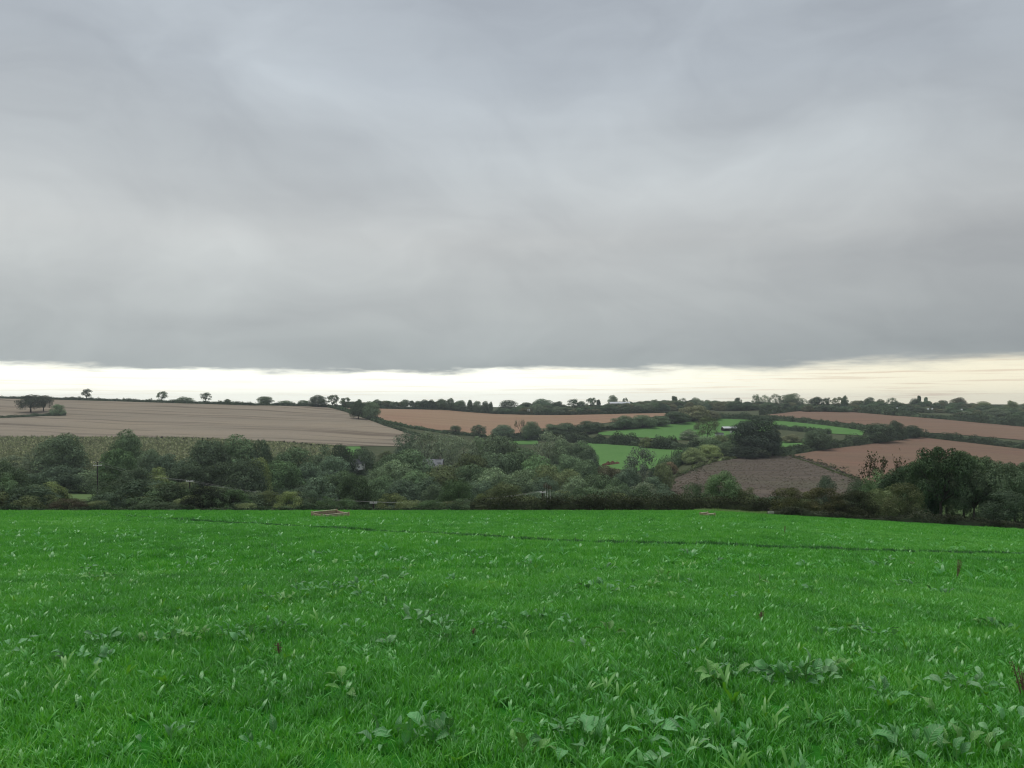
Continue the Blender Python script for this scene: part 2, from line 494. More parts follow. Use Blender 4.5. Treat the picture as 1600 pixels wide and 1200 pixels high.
def patch(name, poly, mat, off=0.35, step=8.0):
    b = densify(poly, step)
    P = np.array(poly); lo, hi = P.min(0), P.max(0)
    gx, gy = np.meshgrid(np.arange(lo[0], hi[0], step), np.arange(lo[1], hi[1], step))
    q = np.stack([gx.ravel(), gy.ravel()], 1)
    q = q[in_poly(q, poly)]
    bb = np.array(b)
    if len(q):
        dmin = np.array([np.min(np.sum((bb-p)**2, 1)) for p in q])
        q = q[dmin > (step*0.45)**2]
    allp = [Vector(p) for p in b] + [Vector(p) for p in q]
    v, e, f = delaunay_2d_cdt(allp, [], [list(range(len(b)))], 1, 1e-4)[:3]
    v = np.array([tuple(p) for p in v])
    z = terrain(v[:, 0], v[:, 1]) + off
    me = mesh_np(name, np.c_[v, z], f, True)
    return tag(link(name, me, None, mat), kind='structure')

XY_STUB = poly_xy([(-90, 623.5), (0, 623), (200, 628), (400, 634), (500, 635.5), (520, 638), (560, 649), (600, 663), (640, 676), (655, 684), (625, 698), (540, 697), (400, 689), (300, 684.5), (100, 683), (-90, 684)])
patch('stubble_field', XY_STUB, M_STUB)
XY_CROP = poly_xy([(-90, 684.5), (100, 683.5), (300, 685), (400, 689.5), (535, 698), (540, 725), (400, 735), (200, 738), (-90, 738)])
patch('crop_field', XY_CROP, M_CROPS)
patch('pasture', poly_xy([(537, 698.5), (562, 698.5), (575, 718), (540, 722)]), M_PAST, 0.37)
patch('meadow', poly_xy([(-40, 766), (90, 766), (170, 768), (175, 783), (120, 786), (-40, 786)]), M_MEAD)
patch('tan_field', poly_xy([(530, 637.5), (600, 639.3), (700, 641.5), (800, 648), (860, 649), (960, 647.5), (1040, 646), (1040, 650), (985, 656), (900, 668), (830, 676), (760, 682), (700, 677), (600, 660), (560, 647)]), M_ORAN, 0.5, 12)
XY_PA = [(935, 676), (1000, 670), (1070, 660), (1112, 654.5), (1160, 655.5), (1205, 659), (1205, 680), (1110, 689), (1060, 688), (1000, 684), (935, 680)]
patch('pasture', poly_xy(XY_PA), M_PAST)
patch('pasture', poly_xy([(1207, 657), (1280, 664), (1354, 673), (1347, 681), (1290, 677.5), (1207, 669)]), M_PAST, 0.38)
patch('pasture', poly_xy([(900, 688), (950, 692), (1000, 697), (1074, 702.5), (1080, 706), (1055, 728), (995, 737), (940, 732), (915, 712)]), M_PAST)
patch('pasture', poly_xy([(796, 685), (838, 685), (842, 695), (796, 695)]), M_PAST)
patch('pasture', poly_xy([(1214, 691), (1256, 687.5), (1268, 695), (1218, 700.5)]), M_PAST)
XY_SCRUB = poly_xy([(1038, 775), (1050, 752), (1110, 722), (1150, 715), (1205, 714), (1238, 713), (1288, 727), (1338, 748), (1345, 776), (1200, 782)])
patch('scrub_slope', XY_SCRUB, M_SCRB)
XY_P2 = [(1238, 712), (1320, 698), (1436, 682.5), (1500, 690), (1600, 702), (1760, 715), (1760, 777), (1400, 777), (1350, 757), (1338, 747.5), (1290, 727)]
patch('ploughed_field', poly_xy(XY_P2), M_PLO2, 0.4)
patch('ploughed_field', poly_xy([(1194, 649), (1260, 641.5), (1300, 642), (1400, 650), (1500, 658), (1600, 667), (1760, 674), (1760, 698), (1600, 688.5), (1500, 680), (1440, 676), (1428, 671), (1345, 664), (1270, 655.5)]), M_PLO1, 0.4)
patch('pasture', poly_xy([(1424, 638.2), (1508, 639.5), (1508, 643), (1424, 642.5)], 940), M_PAST, 0.5)
patch('pasture', poly_xy([(1566, 649), (1640, 650), (1640, 655), (1566, 654)], 830), M_MEAD, 0.5)
patch('meadow', [(at(px, d).x, d) for px, d in ((1400, 200), (1600, 205), (1760, 210), (1760, 270), (1600, 265), (1400, 262))], M_MEAD, 0.3)
# pale cut strip between the far edge of the green field and the dark hedge
patch('field_margin', [(at(px, d).x, d) for px, d in ((1085, 121), (1203, 104), (1207, 112), (1203, 128), (1085, 128))], M_MARG, 0.06, 3)

# ------------------------------------------------------------------ plant building blocks
def leaf_quads(P, Nrm, size, rng, aspect=0.62):
    """one rhombic leaf spray per point, lying roughly across its normal"""
    n = len(P)
    Nrm = Nrm/np.maximum(np.linalg.norm(Nrm, axis=1, keepdims=True), 1e-6)
    t = rng.normal(size=(n, 3)); t -= Nrm*np.sum(t*Nrm, 1, keepdims=True)
    t /= np.maximum(np.linalg.norm(t, axis=1, keepdims=True), 1e-6)
    b = np.cross(Nrm, t)
    s = np.asarray(size).reshape(-1, 1)*np.ones((n, 1))
    k = (rng.random((n, 1))-0.5)*0.5
    V = np.stack([P-t*s*0.5, P+b*s*aspect*0.5+t*s*k, P+t*s*0.5, P-b*s*aspect*0.5-t*s*k*0.6], 1)
    V[:, 1] += Nrm*s*0.08; V[:, 3] -= Nrm*s*0.05
    return V
def unit_dirs(n, rng, up=0.0):
    d = rng.normal(size=(n, 3)); d[:, 2] += up
    return d/np.linalg.norm(d, axis=1, keepdims=True)

def crown_mesh(name, seed, lobes, leaves, leaf, lo=0.1, top_r=0.5, widest=0.45, lobe_r=(0.15, 0.25), gap=0.0, flat=1.0, lean=0.0, inner=0.25):
    """crown of unit width and unit height: leaf sprays spread over many overlapping boughs"""
    rng = np.random.default_rng(seed)
    C, R = [], []
    zc = lo+(1-lo)*widest
    for i in range(lobes):
        r = rng.uniform(*lobe_r)
        t = (i+0.5)/lobes
        v = 1-1.75*t+rng.normal()*0.05                   # from the top of the dome down past its widest ring
        v = float(np.clip(v, -0.75, 0.99))
        a = i*2.39996+rng.normal()*0.35
        ring = math.sqrt(1-v*v) if v > 0 else 1-0.35*v*v
        k = rng.uniform(0.86, 1.04) if i % 4 != 2 or i < 3 else rng.uniform(0.3, 0.65)
        rad = max(0.0, (0.5-r)*ring*k)
        z = zc+(1-zc-r*flat)*v*k if v > 0 else zc+(zc-lo-r*0.6)*v
        C.append((math.cos(a)*rad+lean*(z-lo)*0.3, math.sin(a)*rad, z)); R.append(r)
    C, R = np.array(C), np.array(R)
    w = R**2/np.sum(R**2)
    idx = rng.choice(lobes, size=leaves, p=w)
    d = unit_dirs(leaves, rng, 0.35)
    rr = np.where(rng.random(leaves) < inner, rng.uniform(0.3, 0.85, leaves), rng.uniform(0.86, 1.08, leaves))
    # ragged outline: sprays gathered into tufts
    tuft = np.sin(d[:, 0]*9+idx*1.7)*np.sin(d[:, 1]*8+idx*2.3)*np.sin(d[:, 2]*9+idx)
    rr *= 1+0.10*tuft
    keep = tuft > (gap-1)
    P = C[idx]+d*(R[idx]*rr)[:, None]*np.array([1, 1, 0.86*flat])
    nr = d+np.array([0, 0, 0.25])+rng.normal(size=d.shape)*0.28
    P, nr = P[keep], nr[keep]
    ok = P[:, 2] > lo-0.12
    P, nr = P[ok], nr[ok]
    q = np.percentile(np.hypot(P[:, 0], P[:, 1]), 96)
    P[:, :2] *= 0.5/q; C[:, :2] *= 0.5/q
    s = (1-lo)/(np.percentile(P[:, 2], 99.3)-lo)
    P[:, 2] = lo+(P[:, 2]-lo)*s; C[:, 2] = lo+(C[:, 2]-lo)*s
    V = leaf_quads(P, nr, leaf*rng.uniform(0.6, 1.5, len(P)), rng)
    me = mesh_quads(name, V)
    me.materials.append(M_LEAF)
    return me, C, R

def tube(path, radii, sides=6):
    path = [Vector(p) for p in path]
    V, Fc = [], []
    up0 = Vector((0.3, 0.1, 1))
    for i, p in enumerate(path):
        t = (path[min(i+1, len(path)-1)]-path[max(i-1, 0)]).normalized()
        a = t.cross(Vector((1, 0.2, 0)) if abs(t.z) > 0.7 else Vector((0, 0, 1))).normalized()
        b = t.cross(a)
        for k in range(sides):
            g = 2*math.pi*k/sides
            V.append(p+(a*math.cos(g)+b*math.sin(g))*radii[i])
    for i in range(len(path)-1):
        for k in range(sides):
            q = (k+1) % sides
            Fc.append((i*sides+k, i*sides+q, (i+1)*sides+q, (i+1)*sides+k))
    Fc.append(tuple(range(sides))[::-1]); Fc.append(tuple((len(path)-1)*sides+k for k in range(sides)))
    return V, Fc
def join(parts):
    V, Fc = [], []
    for v, f in parts:
        o = len(V); V += list(v); Fc += [tuple(i+o for i in q) for q in f]
    return V, Fc
def trunk_mesh(name, seed, C, fork=0.3, r=0.035, limbs=6, lean=0.0, stems=1):
    rng = random.Random(seed)
    parts = []
    for s in range(stems):
        ox, oy = ((rng.random()-0.5)*0.3, (rng.random()-0.5)*0.3) if stems > 1 else (0, 0)
        f = fork*rng.uniform(0.85, 1.15)
        top = Vector((ox+lean*0.1, oy, f))
        parts.append(tube([(ox, oy, -0.05), (ox, oy, 0.02), (ox+lean*0.03, oy, f*0.5), top], [r*1.5, r*1.1, r*0.85, r*0.75]))
        ids = list(range(len(C))); rng.shuffle(ids)
        for i in ids[:limbs]:
            e = Vector(C[i])
            if e.z < f: continue
            m1 = top.lerp(e, 0.45)+Vector((rng.uniform(-.04, .04), rng.uniform(-.04, .04), 0.03))
            parts.append(tube([top-Vector((0, 0, 0.03)), m1, e], [r*0.6, r*0.38, r*0.12], 5))
    V, Fc = join(parts)
    me = mesh_np(name, V, Fc, True)
    me.materials.append(M_BARK)
    return me

PROTO = {}
def proto(kind, n, fork, r, limbs, stems=1, **kw):
    PROTO[kind] = []
    for i in range(n):
        sd = hash_seed(kind)+i*13
        cm, C, R = crown_mesh('crown_'+kind, sd, **kw)
        tm = trunk_mesh('trunk_'+kind, sd, C, fork, r, limbs, kw.get('lean', 0), stems)
        PROTO[kind].append((cm, tm))
def hash_seed(s):
    return sum((i+1)*ord(c) for i, c in enumerate(s)) % 9973
proto('oak', 5, 0.25, 0.03, 5, lobes=17, leaves=15000, leaf=0.031, lo=0.03, widest=0.40, lobe_r=(0.14, 0.24))
proto('tall', 3, 0.3, 0.025, 5, lobes=26, leaves=13000, leaf=0.034, lo=0.06, widest=0.5, lobe_r=(0.11, 0.18))
proto('bush', 4, 0.12, 0.02, 4, 3, lobes=20, leaves=11000, leaf=0.034, lo=-0.04, widest=0.3, lobe_r=(0.14, 0.22))
proto('airy', 3, 0.3, 0.022, 8, lobes=30, leaves=6500, leaf=0.030, lo=0.06, widest=0.5, lobe_r=(0.09, 0.15), gap=0.78, inner=0.45)
proto('wind', 4, 0.3, 0.03, 8, lobes=12, leaves=1500, leaf=0.06, lo=0.16, widest=0.55, lobe_r=(0.11, 0.19), gap=0.4, flat=0.85, lean=0.6, inner=0.3)
proto('stand', 4, 0.34, 0.026, 12, lobes=34, leaves=21000, leaf=0.025, lo=0.19, widest=0.55, lobe_r=(0.09, 0.15), gap=0.55, inner=0.25)
proto('leafy', 4, 0.25, 0.03, 7, lobes=30, leaves=22000, leaf=0.024, lo=0.04, widest=0.42, lobe_r=(0.11, 0.18), gap=0.45, inner=0.3)
proto('shrub', 4, 0.12, 0.016, 5, 4, lobes=26, leaves=20000, leaf=0.023, lo=-0.03, widest=0.3, lobe_r=(0.11, 0.19), gap=0.4, inner=0.3)
proto('park', 2, 0.3, 0.035, 7, lobes=20, leaves=4600, leaf=0.04, lo=0.10, widest=0.5, lobe_r=(0.12, 0.2), flat=0.95)
proto('lolly', 2, 0.6, 0.05, 4, lobes=5, leaves=320, leaf=0.20, lo=0.55, widest=0.5, lobe_r=(0.2, 0.3), inner=0.3)

def bare_mesh(name, seed):
    """half-bare tree: forked twigs, a few last leaves"""
    rng = random.Random(seed); nr = np.random.default_rng(seed)
    parts, tips = [], []
    def grow(p, d, ln, r, k):
        q = p+d*ln
        mid = p.lerp(q, 0.5)+Vector((rng.uniform(-1, 1), rng.uniform(-1, 1), 0.4))*ln*0.08
        parts.append(tube([p, mid, q], [r, r*0.85, r*0.6], 5 if k < 2 else 4))
        if k >= 3: tips.append(q)
        if k == 5: return
        for i in range(3 if k < 3 else 2):
            a = d.copy()
            a.rotate(Euler((rng.uniform(-.75, .75), rng.uniform(-.75, .75), 0)))
            a.z += 0.15; a.normalize()
            grow(q, a, ln*rng.uniform(0.6, 0.85), r*0.58, k+1)
    grow(Vector((0, 0, -0.03)), Vector((0, 0, 1)), 0.27, 0.028, 0)
    V, Fc = join(parts)
    V = [Vector((v.x, v.y, v.z)) for v in V]
    mz = max(v.z for v in V); mx = max(max(abs(v.x), abs(v.y)) for v in V)
    S = Vector((0.5/mx, 0.5/mx, 1/mz))
    V = [Vector((v.x*S.x, v.y*S.y, v.z*S.z)) for v in V]
    tm = mesh_np('trunk_bare', V, Fc, True); tm.materials.append(M_BARK)
    T = np.array([(t.x*S.x, t.y*S.y, t.z*S.z) for t in tips])
    P = T[nr.integers(0, len(T), 1500)]+nr.normal(size=(1500, 3))*0.03
    # leaves thin out upwards
    P = P[nr.random(len(P)) < np.clip(1.25-P[:, 2], 0.15, 1)]
    cm = mesh_quads('crown_bare', leaf_quads(P, unit_dirs(len(P), nr), 0.04*nr.uniform(0.5, 1.4, len(P)), nr))
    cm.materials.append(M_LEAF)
    return cm, tm
PROTO['bare'] = [bare_mesh('bare', 5)]

TINT = {
 'dk': (0.040, 0.060, 0.038), 'vd': (0.027, 0.042, 0.029), 'md': (0.056, 0.092, 0.048), 'gr': (0.062, 0.115, 0.048),
 'ol': (0.090, 0.108, 0.046), 'yg': (0.135, 0.165, 0.060), 'gg': (0.102, 0.122, 0.086), 'bl': (0.046, 0.072, 0.052),
 'br': (0.100, 0.090, 0.056), 'rd': (0.120, 0.070, 0.045), 'sg': (0.086, 0.120, 0.070),
}
_M = (0.062, 0.083, 0.046)
TINT = {k: tuple(0.55*a+0.45*b for a, b in zip(v, _M)) for k, v in TINT.items()}
_cnt = {}
def plant(kind, loc, w, h, tint, label, cat='tree', group=None, name=None, rz=None, depth=1.0):
    gain = 1.85 if kind in ('stand', 'leafy', 'shrub') else 2.35
    if isinstance(tint, str): tint = tuple(gain*v for v in TINT[tint])
    k = _cnt.get(kind, 0); _cnt[kind] = k+1
    cm, tm = PROTO[kind][k % len(PROTO[kind])]
    name = name or ('bush' if kind in ('bush', 'shrub') else 'tree')
    r = empty(name, (loc.x, loc.y, loc.z-0.1), rz if rz is not None else RNG.uniform(0, 6.28), (w, w*depth, h))
    tag(r, label, cat, group)
    c = bpy.data.objects.new('crown', cm); COL.objects.link(c); c.parent = r
    t = bpy.data.objects.new('trunk', tm); COL.objects.link(t); t.parent = r
    j = RNG.uniform(0.9, 1.1)
    T = TINT[tint] if isinstance(tint, str) else tint
    c.color = (T[0]*j, T[1]*j, T[2]*j, 1)
    return r
WIDE = 1.12
def T(kind, px, top, wpx, d, tint, label, group=None, base=None):
    """plant seen at photo column px: its top at row top, wpx wide, d metres away (or standing on row base)"""
    g = at(px, d) if base is None else ground(px, base, dmin=d or 130)
    d = g.y
    h = max(1.0, -(top-H)/F*d - g.z + 0.1)
    cat = 'bush' if kind in ('bush', 'shrub') else 'tree'
    rz = None
    if kind == 'wind': rz = 0.0
    return plant(kind, g, wpx/F*d*WIDE, h, tint, label, cat, group, rz=rz)

# ------------------------------------------------------------------ hedges
def hedge(name, pts, h, w, leaf, tint, label, seed=1, dens=1.0, rag=0.35, cat='hedge', step=None, group=None, kind=None):
    """a run of hedge along ground points: leaf sprays over an uneven bank of twigs"""
    rng = np.random.default_rng(seed)
    P = np.array([(p[0], p[1]) for p in pts], float)
    seg = np.linalg.norm(np.diff(P, axis=0), axis=1)
    S = np.r_[0, np.cumsum(seg)]
    L = S[-1]
    hh = np.interp(np.linspace(0, 1, 200), np.linspace(0, 1, len(h)), h) if isinstance(h, (list, tuple)) else np.full(200, h)
    # uneven outline from bushes of different height and breadth
    nb = max(4, int(L/(w*1.1)))
    bs = np.sort(rng.random(nb)*L); bh = 1-rag+rng.random(nb)*rag*1.3; bw = w*rng.uniform(0.5, 1.1, nb)
    def prof(s):
        f = 1-rag*0.95
        r = np.full(len(s), f)
        for c, a, b in zip(bs, bh, bw):
            k = 1-((s-c)/b)**2
            r = np.maximum(r, np.where(k > 0, f+(a-f)*np.sqrt(np.maximum(k, 0)), 0))
        return r*np.interp(s/L, np.linspace(0, 1, 200), hh)
    n = int(dens*L*(np.mean(hh)*2+w)/(leaf*leaf*0.32)*1.25)
    s = rng.random(n)*L
    i = np.clip(np.searchsorted(S, s)-1, 0, len(seg)-1)
    t = (s-S[i])/seg[i]
    base = P[i]*(1-t[:, None])+P[i+1]*t[:, None]
    dirv = (P[i+1]-P[i])/seg[i][:, None]
    nor = np.stack([-dirv[:, 1], dirv[:, 0]], 1)
    H_ = prof(s)
    a = rng.uniform(-0.1, 1.1, n)*math.pi
    q = rng.uniform(0.62, 1.06, n)
    lump = 1+0.13*np.sin(s/(w*0.35)+3*np.sin(a*2))
    side = np.sign(np.cos(a))*np.abs(np.cos(a))**0.55*w*0.5*q*lump*np.clip(H_/np.mean(hh), 0.7, 1.3)
    up = np.clip(np.sin(a), -0.05, 1)**0.75 if False else np.maximum(np.sin(a), 0)**0.75*H_*q*lump
    XY = base+nor*side[:, None]
    Z = terrain(XY[:, 0], XY[:, 1])+up
    nr = np.c_[nor*np.cos(a)[:, None], np.maximum(np.sin(a), 0)+0.2]+rng.normal(size=(n, 3))*0.6
    V = leaf_quads(np.c_[XY, Z], nr, leaf*rng.uniform(0.6, 1.5, n), rng)
    ncore = max(3, int(L/max(w*0.8, 1.0)))
    sc = np.linspace(0.0, L, ncore)
    sc[0] += w*0.25; sc[-1] -= w*0.25
    ic = np.clip(np.searchsorted(S, sc)-1, 0, len(seg)-1)
    tc2 = (sc-S[ic])/seg[ic]
    bc = P[ic]*(1-tc2[:, None])+P[ic+1]*tc2[:, None]
    dc = (P[ic+1]-P[ic])/seg[ic][:, None]; nc = np.stack([-dc[:, 1], dc[:, 0]], 1)
    hc = prof(sc)
    rows = []
    for off, zz in ((-0.36, 0.0), (-0.33, 0.5), (-0.15, 0.74), (0.15, 0.74), (0.33, 0.5), (0.36, 0.0)):
        xy = bc+nc*off*w
        rows.append(np.c_[xy, terrain(xy[:, 0], xy[:, 1])+hc*zz-0.1*(zz == 0)])
    R_ = np.stack(rows, 1)       # (ncore, 6, 3)
    quads = []
    for k in range(ncore-1):
        for j in range(5):
            quads.append([R_[k, j], R_[k+1, j], R_[k+1, j+1], R_[k, j+1]])
    for k in (0, ncore-1):
        quads.append([R_[k, 0], R_[k, 1], R_[k, 4], R_[k, 5]]); quads.append([R_[k, 1], R_[k, 2], R_[k, 3], R_[k, 4]])
    me = mesh_quads(name, np.concatenate([V, np.array(quads)]))
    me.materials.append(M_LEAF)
    o = link(name, me)
    c = tuple(1.5*v for v in (TINT[tint] if isinstance(tint, str) else tint))
    o.color = (*c, 1)
    if kind: return tag(o, label, kind=kind)
    return tag(o, label, cat, group)
def gp(pts, dmin=130):
    return [ground(px, py, dmin=dmin) for px, py in pts]

# ------------------------------------------------------------------ many small plants as one object
def scatter(name, P, rot, scale, idx, variants, label=None, kind='stuff'):
    me = bpy.data.meshes.new(name)
    me.vertices.add(len(P))
    me.vertices.foreach_set('co', np.asarray(P, np.float32).reshape(-1))
    for nm, typ, val, key in (('rot', 'FLOAT_VECTOR', rot, 'vector'), ('scl', 'FLOAT_VECTOR', scale, 'vector'), ('idx', 'INT', idx, 'value')):
        a = me.attributes.new(nm, typ, 'POINT')
        a.data.foreach_set(key, np.asarray(val, np.int32 if typ == 'INT' else np.float32).reshape(-1))
    o = bpy.data.objects.new(name, me)
    COL.objects.link(o)
    ng = bpy.data.node_groups.new(name, 'GeometryNodeTree')
    ng.interface.new_socket('Geometry', in_out='INPUT', socket_type='NodeSocketGeometry')
    ng.interface.new_socket('Geometry', in_out='OUTPUT', socket_type='NodeSocketGeometry')
    nd = ng.nodes
    gi, go = nd.new('NodeGroupInput'), nd.new('NodeGroupOutput')
    iop = nd.new('GeometryNodeInstanceOnPoints')
    g2i = nd.new('GeometryNodeGeometryToInstance')
    for v in reversed(variants):
        oi = nd.new('GeometryNodeObjectInfo')
        oi.inputs['Object'].default_value = v
        oi.inputs['As Instance'].default_value = True
        ng.links.new(oi.outputs['Geometry'], g2i.inputs[0])
    def attr(nm, typ):
        a = nd.new('GeometryNodeInputNamedAttribute'); a.data_type = typ
        a.inputs['Name'].default_value = nm
        return a.outputs['Attribute']
    ng.links.new(gi.outputs[0], iop.inputs['Points'])
    ng.links.new(g2i.outputs[0], iop.inputs['Instance'])
    iop.inputs['Pick Instance'].default_value = True
    ng.links.new(attr('idx', 'INT'), iop.inputs['Instance Index'])
    ng.links.new(attr('rot', 'FLOAT_VECTOR'), iop.inputs['Rotation'])
    ng.links.new(attr('scl', 'FLOAT_VECTOR'), iop.inputs['Scale'])
    ng.links.new(iop.outputs[0], go.inputs[0])
    md = o.modifiers.new('scatter', 'NODES'); md.node_group = ng
    return tag(o, label, kind=kind)
_fm = {}
def source(name, me, color=None):
    """a shape that a scatter repeats"""
    if color:
        if color not in _fm: _fm[color] = foliage_mat('foliage_mass', color=color)
        me = me.copy(); me.materials.clear(); me.materials.append(_fm[color])
    return bpy.data.objects.new(name, me)

def blades(name, seed, n, rad, hgt, wid, mat, spread=0.6):
    """a tuft of curved grass blades"""
    rng = np.random.default_rng(seed)
    a = rng.random(n)*2*math.pi; r = np.sqrt(rng.random(n))*rad
    b = np.c_[np.cos(a)*r, np.sin(a)*r, np.zeros(n)]
    la = rng.random(n)*2*math.pi
    ln = hgt*rng.uniform(0.45, 1.15, n)
    lean = ln*rng.uniform(0.1, spread, n)*1.1
    d = np.c_[np.cos(la), np.sin(la), np.zeros(n)]
    fa = la+math.pi/2+rng.normal(size=n)*0.7
    s = np.c_[np.cos(fa), np.sin(fa), np.zeros(n)]
    w = wid*rng.uniform(0.6, 1.3, n)
    up = np.array([0, 0, 1.0])
    Q = []
    lv = [(0.0, 0.8), (0.45, 1.0), (0.8, 0.65), (1.0, 0.06)]
    pt = []
    for u, k in lv:
        c = b+up*(ln*(u-0.25*u*u*lean/ln))[:, None]+d*(lean*u*u)[:, None]
        pt.append((c-s*(w*k*0.5)[:, None], c+s*(w*k*0.5)[:, None]))
    V = np.stack([x for p in pt for x in p], 1).reshape(-1, 3)
    o = np.arange(n)[:, None]*8
    Fc = np.concatenate([o+np.array([[2*i, 2*i+1, 2*i+3, 2*i+2]]) for i in range(3)])
    me = mesh_np(name, V, Fc.tolist())
    me.materials.append(mat)
    return me

# ------------------------------------------------------------------ field hedges
hedge('hedge', gp([(-60, 622.5), (0, 622.8), (100, 624.5), (200, 628), (300, 631), (400, 634), (500, 636), (600, 638)], 800), [3.8, 3.8, 4.0, 4.6, 4.0, 4.4], 4.0, 0.8, 'dk', 'thin dark hedge along the skyline at the top of the striped stubble field', 1, 0.9)
hedge('hedge', gp([(560, 638), (600, 639), (700, 641.5), (800, 648), (860, 649), (960, 647.5), (1045, 646)], 800), [3.2, 3.5, 4.5, 4.5, 4], 5, 0.9, 'dk', 'dark hedge bounding the far side of the tan field', 2)
hedge('hedge', gp([(506, 636), (545, 645), (575, 655), (604, 666), (640, 678), (665, 685)], 600), [3.5, 3.5, 3.2], 5, 0.8, 'dk', 'lower hedge of the sunken lane beside the striped stubble', 3)
hedge('hedge', gp([(528, 638), (560, 646), (600, 660), (640, 669), (690, 676.5), (760, 683)], 640), [3, 3.2, 3.2], 4.5, 0.8, 'md', 'upper hedge of the sunken lane beside the tan field', 4)
hedge('hedge', gp([(-40, 654), (0, 653.5), (30, 652.5), (65, 650.5), (103, 649.5)]), [2.2, 2.5, 3.5, 2.8], 5, 0.6, 'dk', 'short low hedge jutting into the stubble field beneath twin trees', 5)
hedge('hedge', gp([(770, 689), (830, 687), (880, 688), (940, 693), (1000, 697.5), (1076, 703.5), (1092, 706)]), [6, 7.5, 8, 7.5, 8.5, 7], 10, 0.85, 'dk', 'tall uneven hedge between the two middle pastures', 6, 1.0, 0.5)
hedge('hedge', gp([(780, 684), (830, 680), (900, 675), (960, 671), (1010, 668), (1060, 660), (1110, 654)]), [6.5, 6, 7, 8, 8, 7], 10, 0.9, 'dk', 'overgrown hedge climbing between the tan field and the upper pasture', 7, 1.0, 0.6)
hedge('hedge', gp([(1106, 654), (1150, 655), (1200, 657), (1240, 659)]), [7, 7, 6], 8, 0.9, 'dk', 'dark hedge along the top edge of the farm pasture', 8)
hedge('hedge', gp([(1195, 655), (1240, 658.5), (1280, 663), (1320, 668.5), (1352, 673), (1366, 676)]), [4.6, 5, 5.5, 5], 6, 0.8, 'dk', 'straight hedge between the green strip and the upper ploughed field', 9)
hedge('hedge', gp([(1206, 669.5), (1250, 674), (1296, 678.5)]), [4, 4.5, 4], 6, 0.8, 'dk', 'short hedge under the green strip by the farm trees', 10)
hedge('hedge', gp([(1210, 712), (1240, 708), (1280, 703), (1320, 698), (1380, 690.5), (1437, 682.5)]), [5, 5.5, 7, 7.5, 8, 6], 9, 0.7, 'dk', 'tall hedge along the upper edge of the lower ploughed field', 11, 1.0, 0.4)
hedge('hedge', gp([(1443, 684), (1500, 690.5), (1560, 697.5), (1620, 704), (1700, 712)]), [5.5, 5.5, 5.5, 5], 6, 0.65, 'dk', 'straight dark hedge dividing the two ploughed fields', 12, 1.0, 0.3)
hedge('hedge', gp([(1190, 648.5), (1225, 645), (1262, 641.5), (1300, 642), (1350, 645.5), (1400, 650)], 820), [6, 6.5, 7, 8, 8], 9, 1.0, 'dk', 'tall wooded hedge over the far edge of the upper ploughed field', 13, 1.0, 0.55)
hedge('hedge', gp([(1400, 650), (1450, 653.5), (1500, 658), (1550, 662.5), (1600, 667), (1700, 671)], 760), [7, 8, 9.5, 11, 11], 10, 1.0, 'dk', 'wooded hedge with mixed trees running down behind the upper ploughed field', 14, 1.0, 0.55)
hedge('hedge', gp([(1022, 748), (1040, 738), (1060, 726), (1082, 716), (1105, 710), (1130, 706), (1152, 706)]), [7, 7, 8, 8, 8, 7], 9, 0.6, 'md', 'bushy hedge climbing the slope from the valley to the farm trees', 15, 1.0, 0.45)
hedge('hedge', gp([(1060, 745), (1085, 733), (1115, 722), (1150, 717)]), [2.2, 2.6, 1.6], 3.4, 0.6, 'ol', 'low grey-green scrub line at the top of the rough slope', 16, 0.8, 0.9)
hedge('hedge', gp([(1338, 750), (1300, 737), (1270, 725), (1240, 716)]), [1.2, 1.0, 0.9], 2, 0.4, 'ol', 'thin grassy bank between the rough slope and the lower ploughed field', 17)
hedge('hedge', gp([(395, 690.5), (420, 692), (470, 695), (535, 699)]), [0.9, 1.0, 0.8], 2.5, 0.4, 'ol', 'strip of tall weeds along the upper edge of the pale crop', 18, 0.7, 0.7)
# hedges along the near field
hedge('hedge', [at(px, 127) for px in range(-80, 760, 40)], [1.2, 1.1, 1.3, 1.2, 1.5, 1.3, 1.6], 1.8, 0.24, 'dk', 'low dark hedge along the far rim of the green field below the shrubs', 20, 1.0, 0.5)
hedge('hedge', [at(px, 129) for px in range(735, 1260, 35)], [2.3, 2.9, 3.1, 3.2, 3.0, 3.3], 3.2, 0.26, (0.048, 0.056, 0.032), 'thick dark brown-topped hedge at the far rim of the green field', 21, 1.0, 0.15)
hedge('hedge', [at(px, d) for px, d in ((1204, 104), (1250, 101), (1300, 100), (1350, 99), (1400, 98), (1450, 97), (1500, 96), (1550, 95), (1620, 94), (1720, 93))], [1.3, 1.2, 1.5, 1.8, 2.0, 2.0, 1.9], 2.6, 0.17, (0.048, 0.056, 0.036), 'low bramble hedge under the tall trees at the field corner', 22, 1.0, 0.55)

# ------------------------------------------------------------------ front row: shrubs just beyond the rim of the green field
T('leafy', 2, 722, 70, 168, 'dk', 'tall dark tree cut by the edge of the picture beyond the green field')
T('shrub', 32, 770, 46, 158, 'ol', 'dull olive bush between the edge tree and the yellowish round tree')
T('leafy', 75, 755, 56, 162, 'yg', 'small yellow-green round tree beside the gap with the pale meadow')
T('shrub', 108, 779, 52, 143, (0.115, 0.105, 0.072), 'low reddish-brown bush in front of the pale meadow gap')
T('shrub', 150, 783, 40, 146, 'ol', 'low olive bush at the end of the pale meadow gap')
T('shrub', 170, 763, 52, 164, 'md', 'bushy grey-topped shrub closing the pale meadow gap')
T('shrub', 198, 772, 46, 158, 'ol', 'dull shrub beside the grey-topped shrub of the meadow gap')
T('shrub', 226, 771, 56, 166, 'ol', 'olive shrub half way between the meadow gap and the very dark round bush')
T('shrub', 268, 766, 62, 172, 'yg', 'pale yellow-green spreading bush behind the very dark round bush')
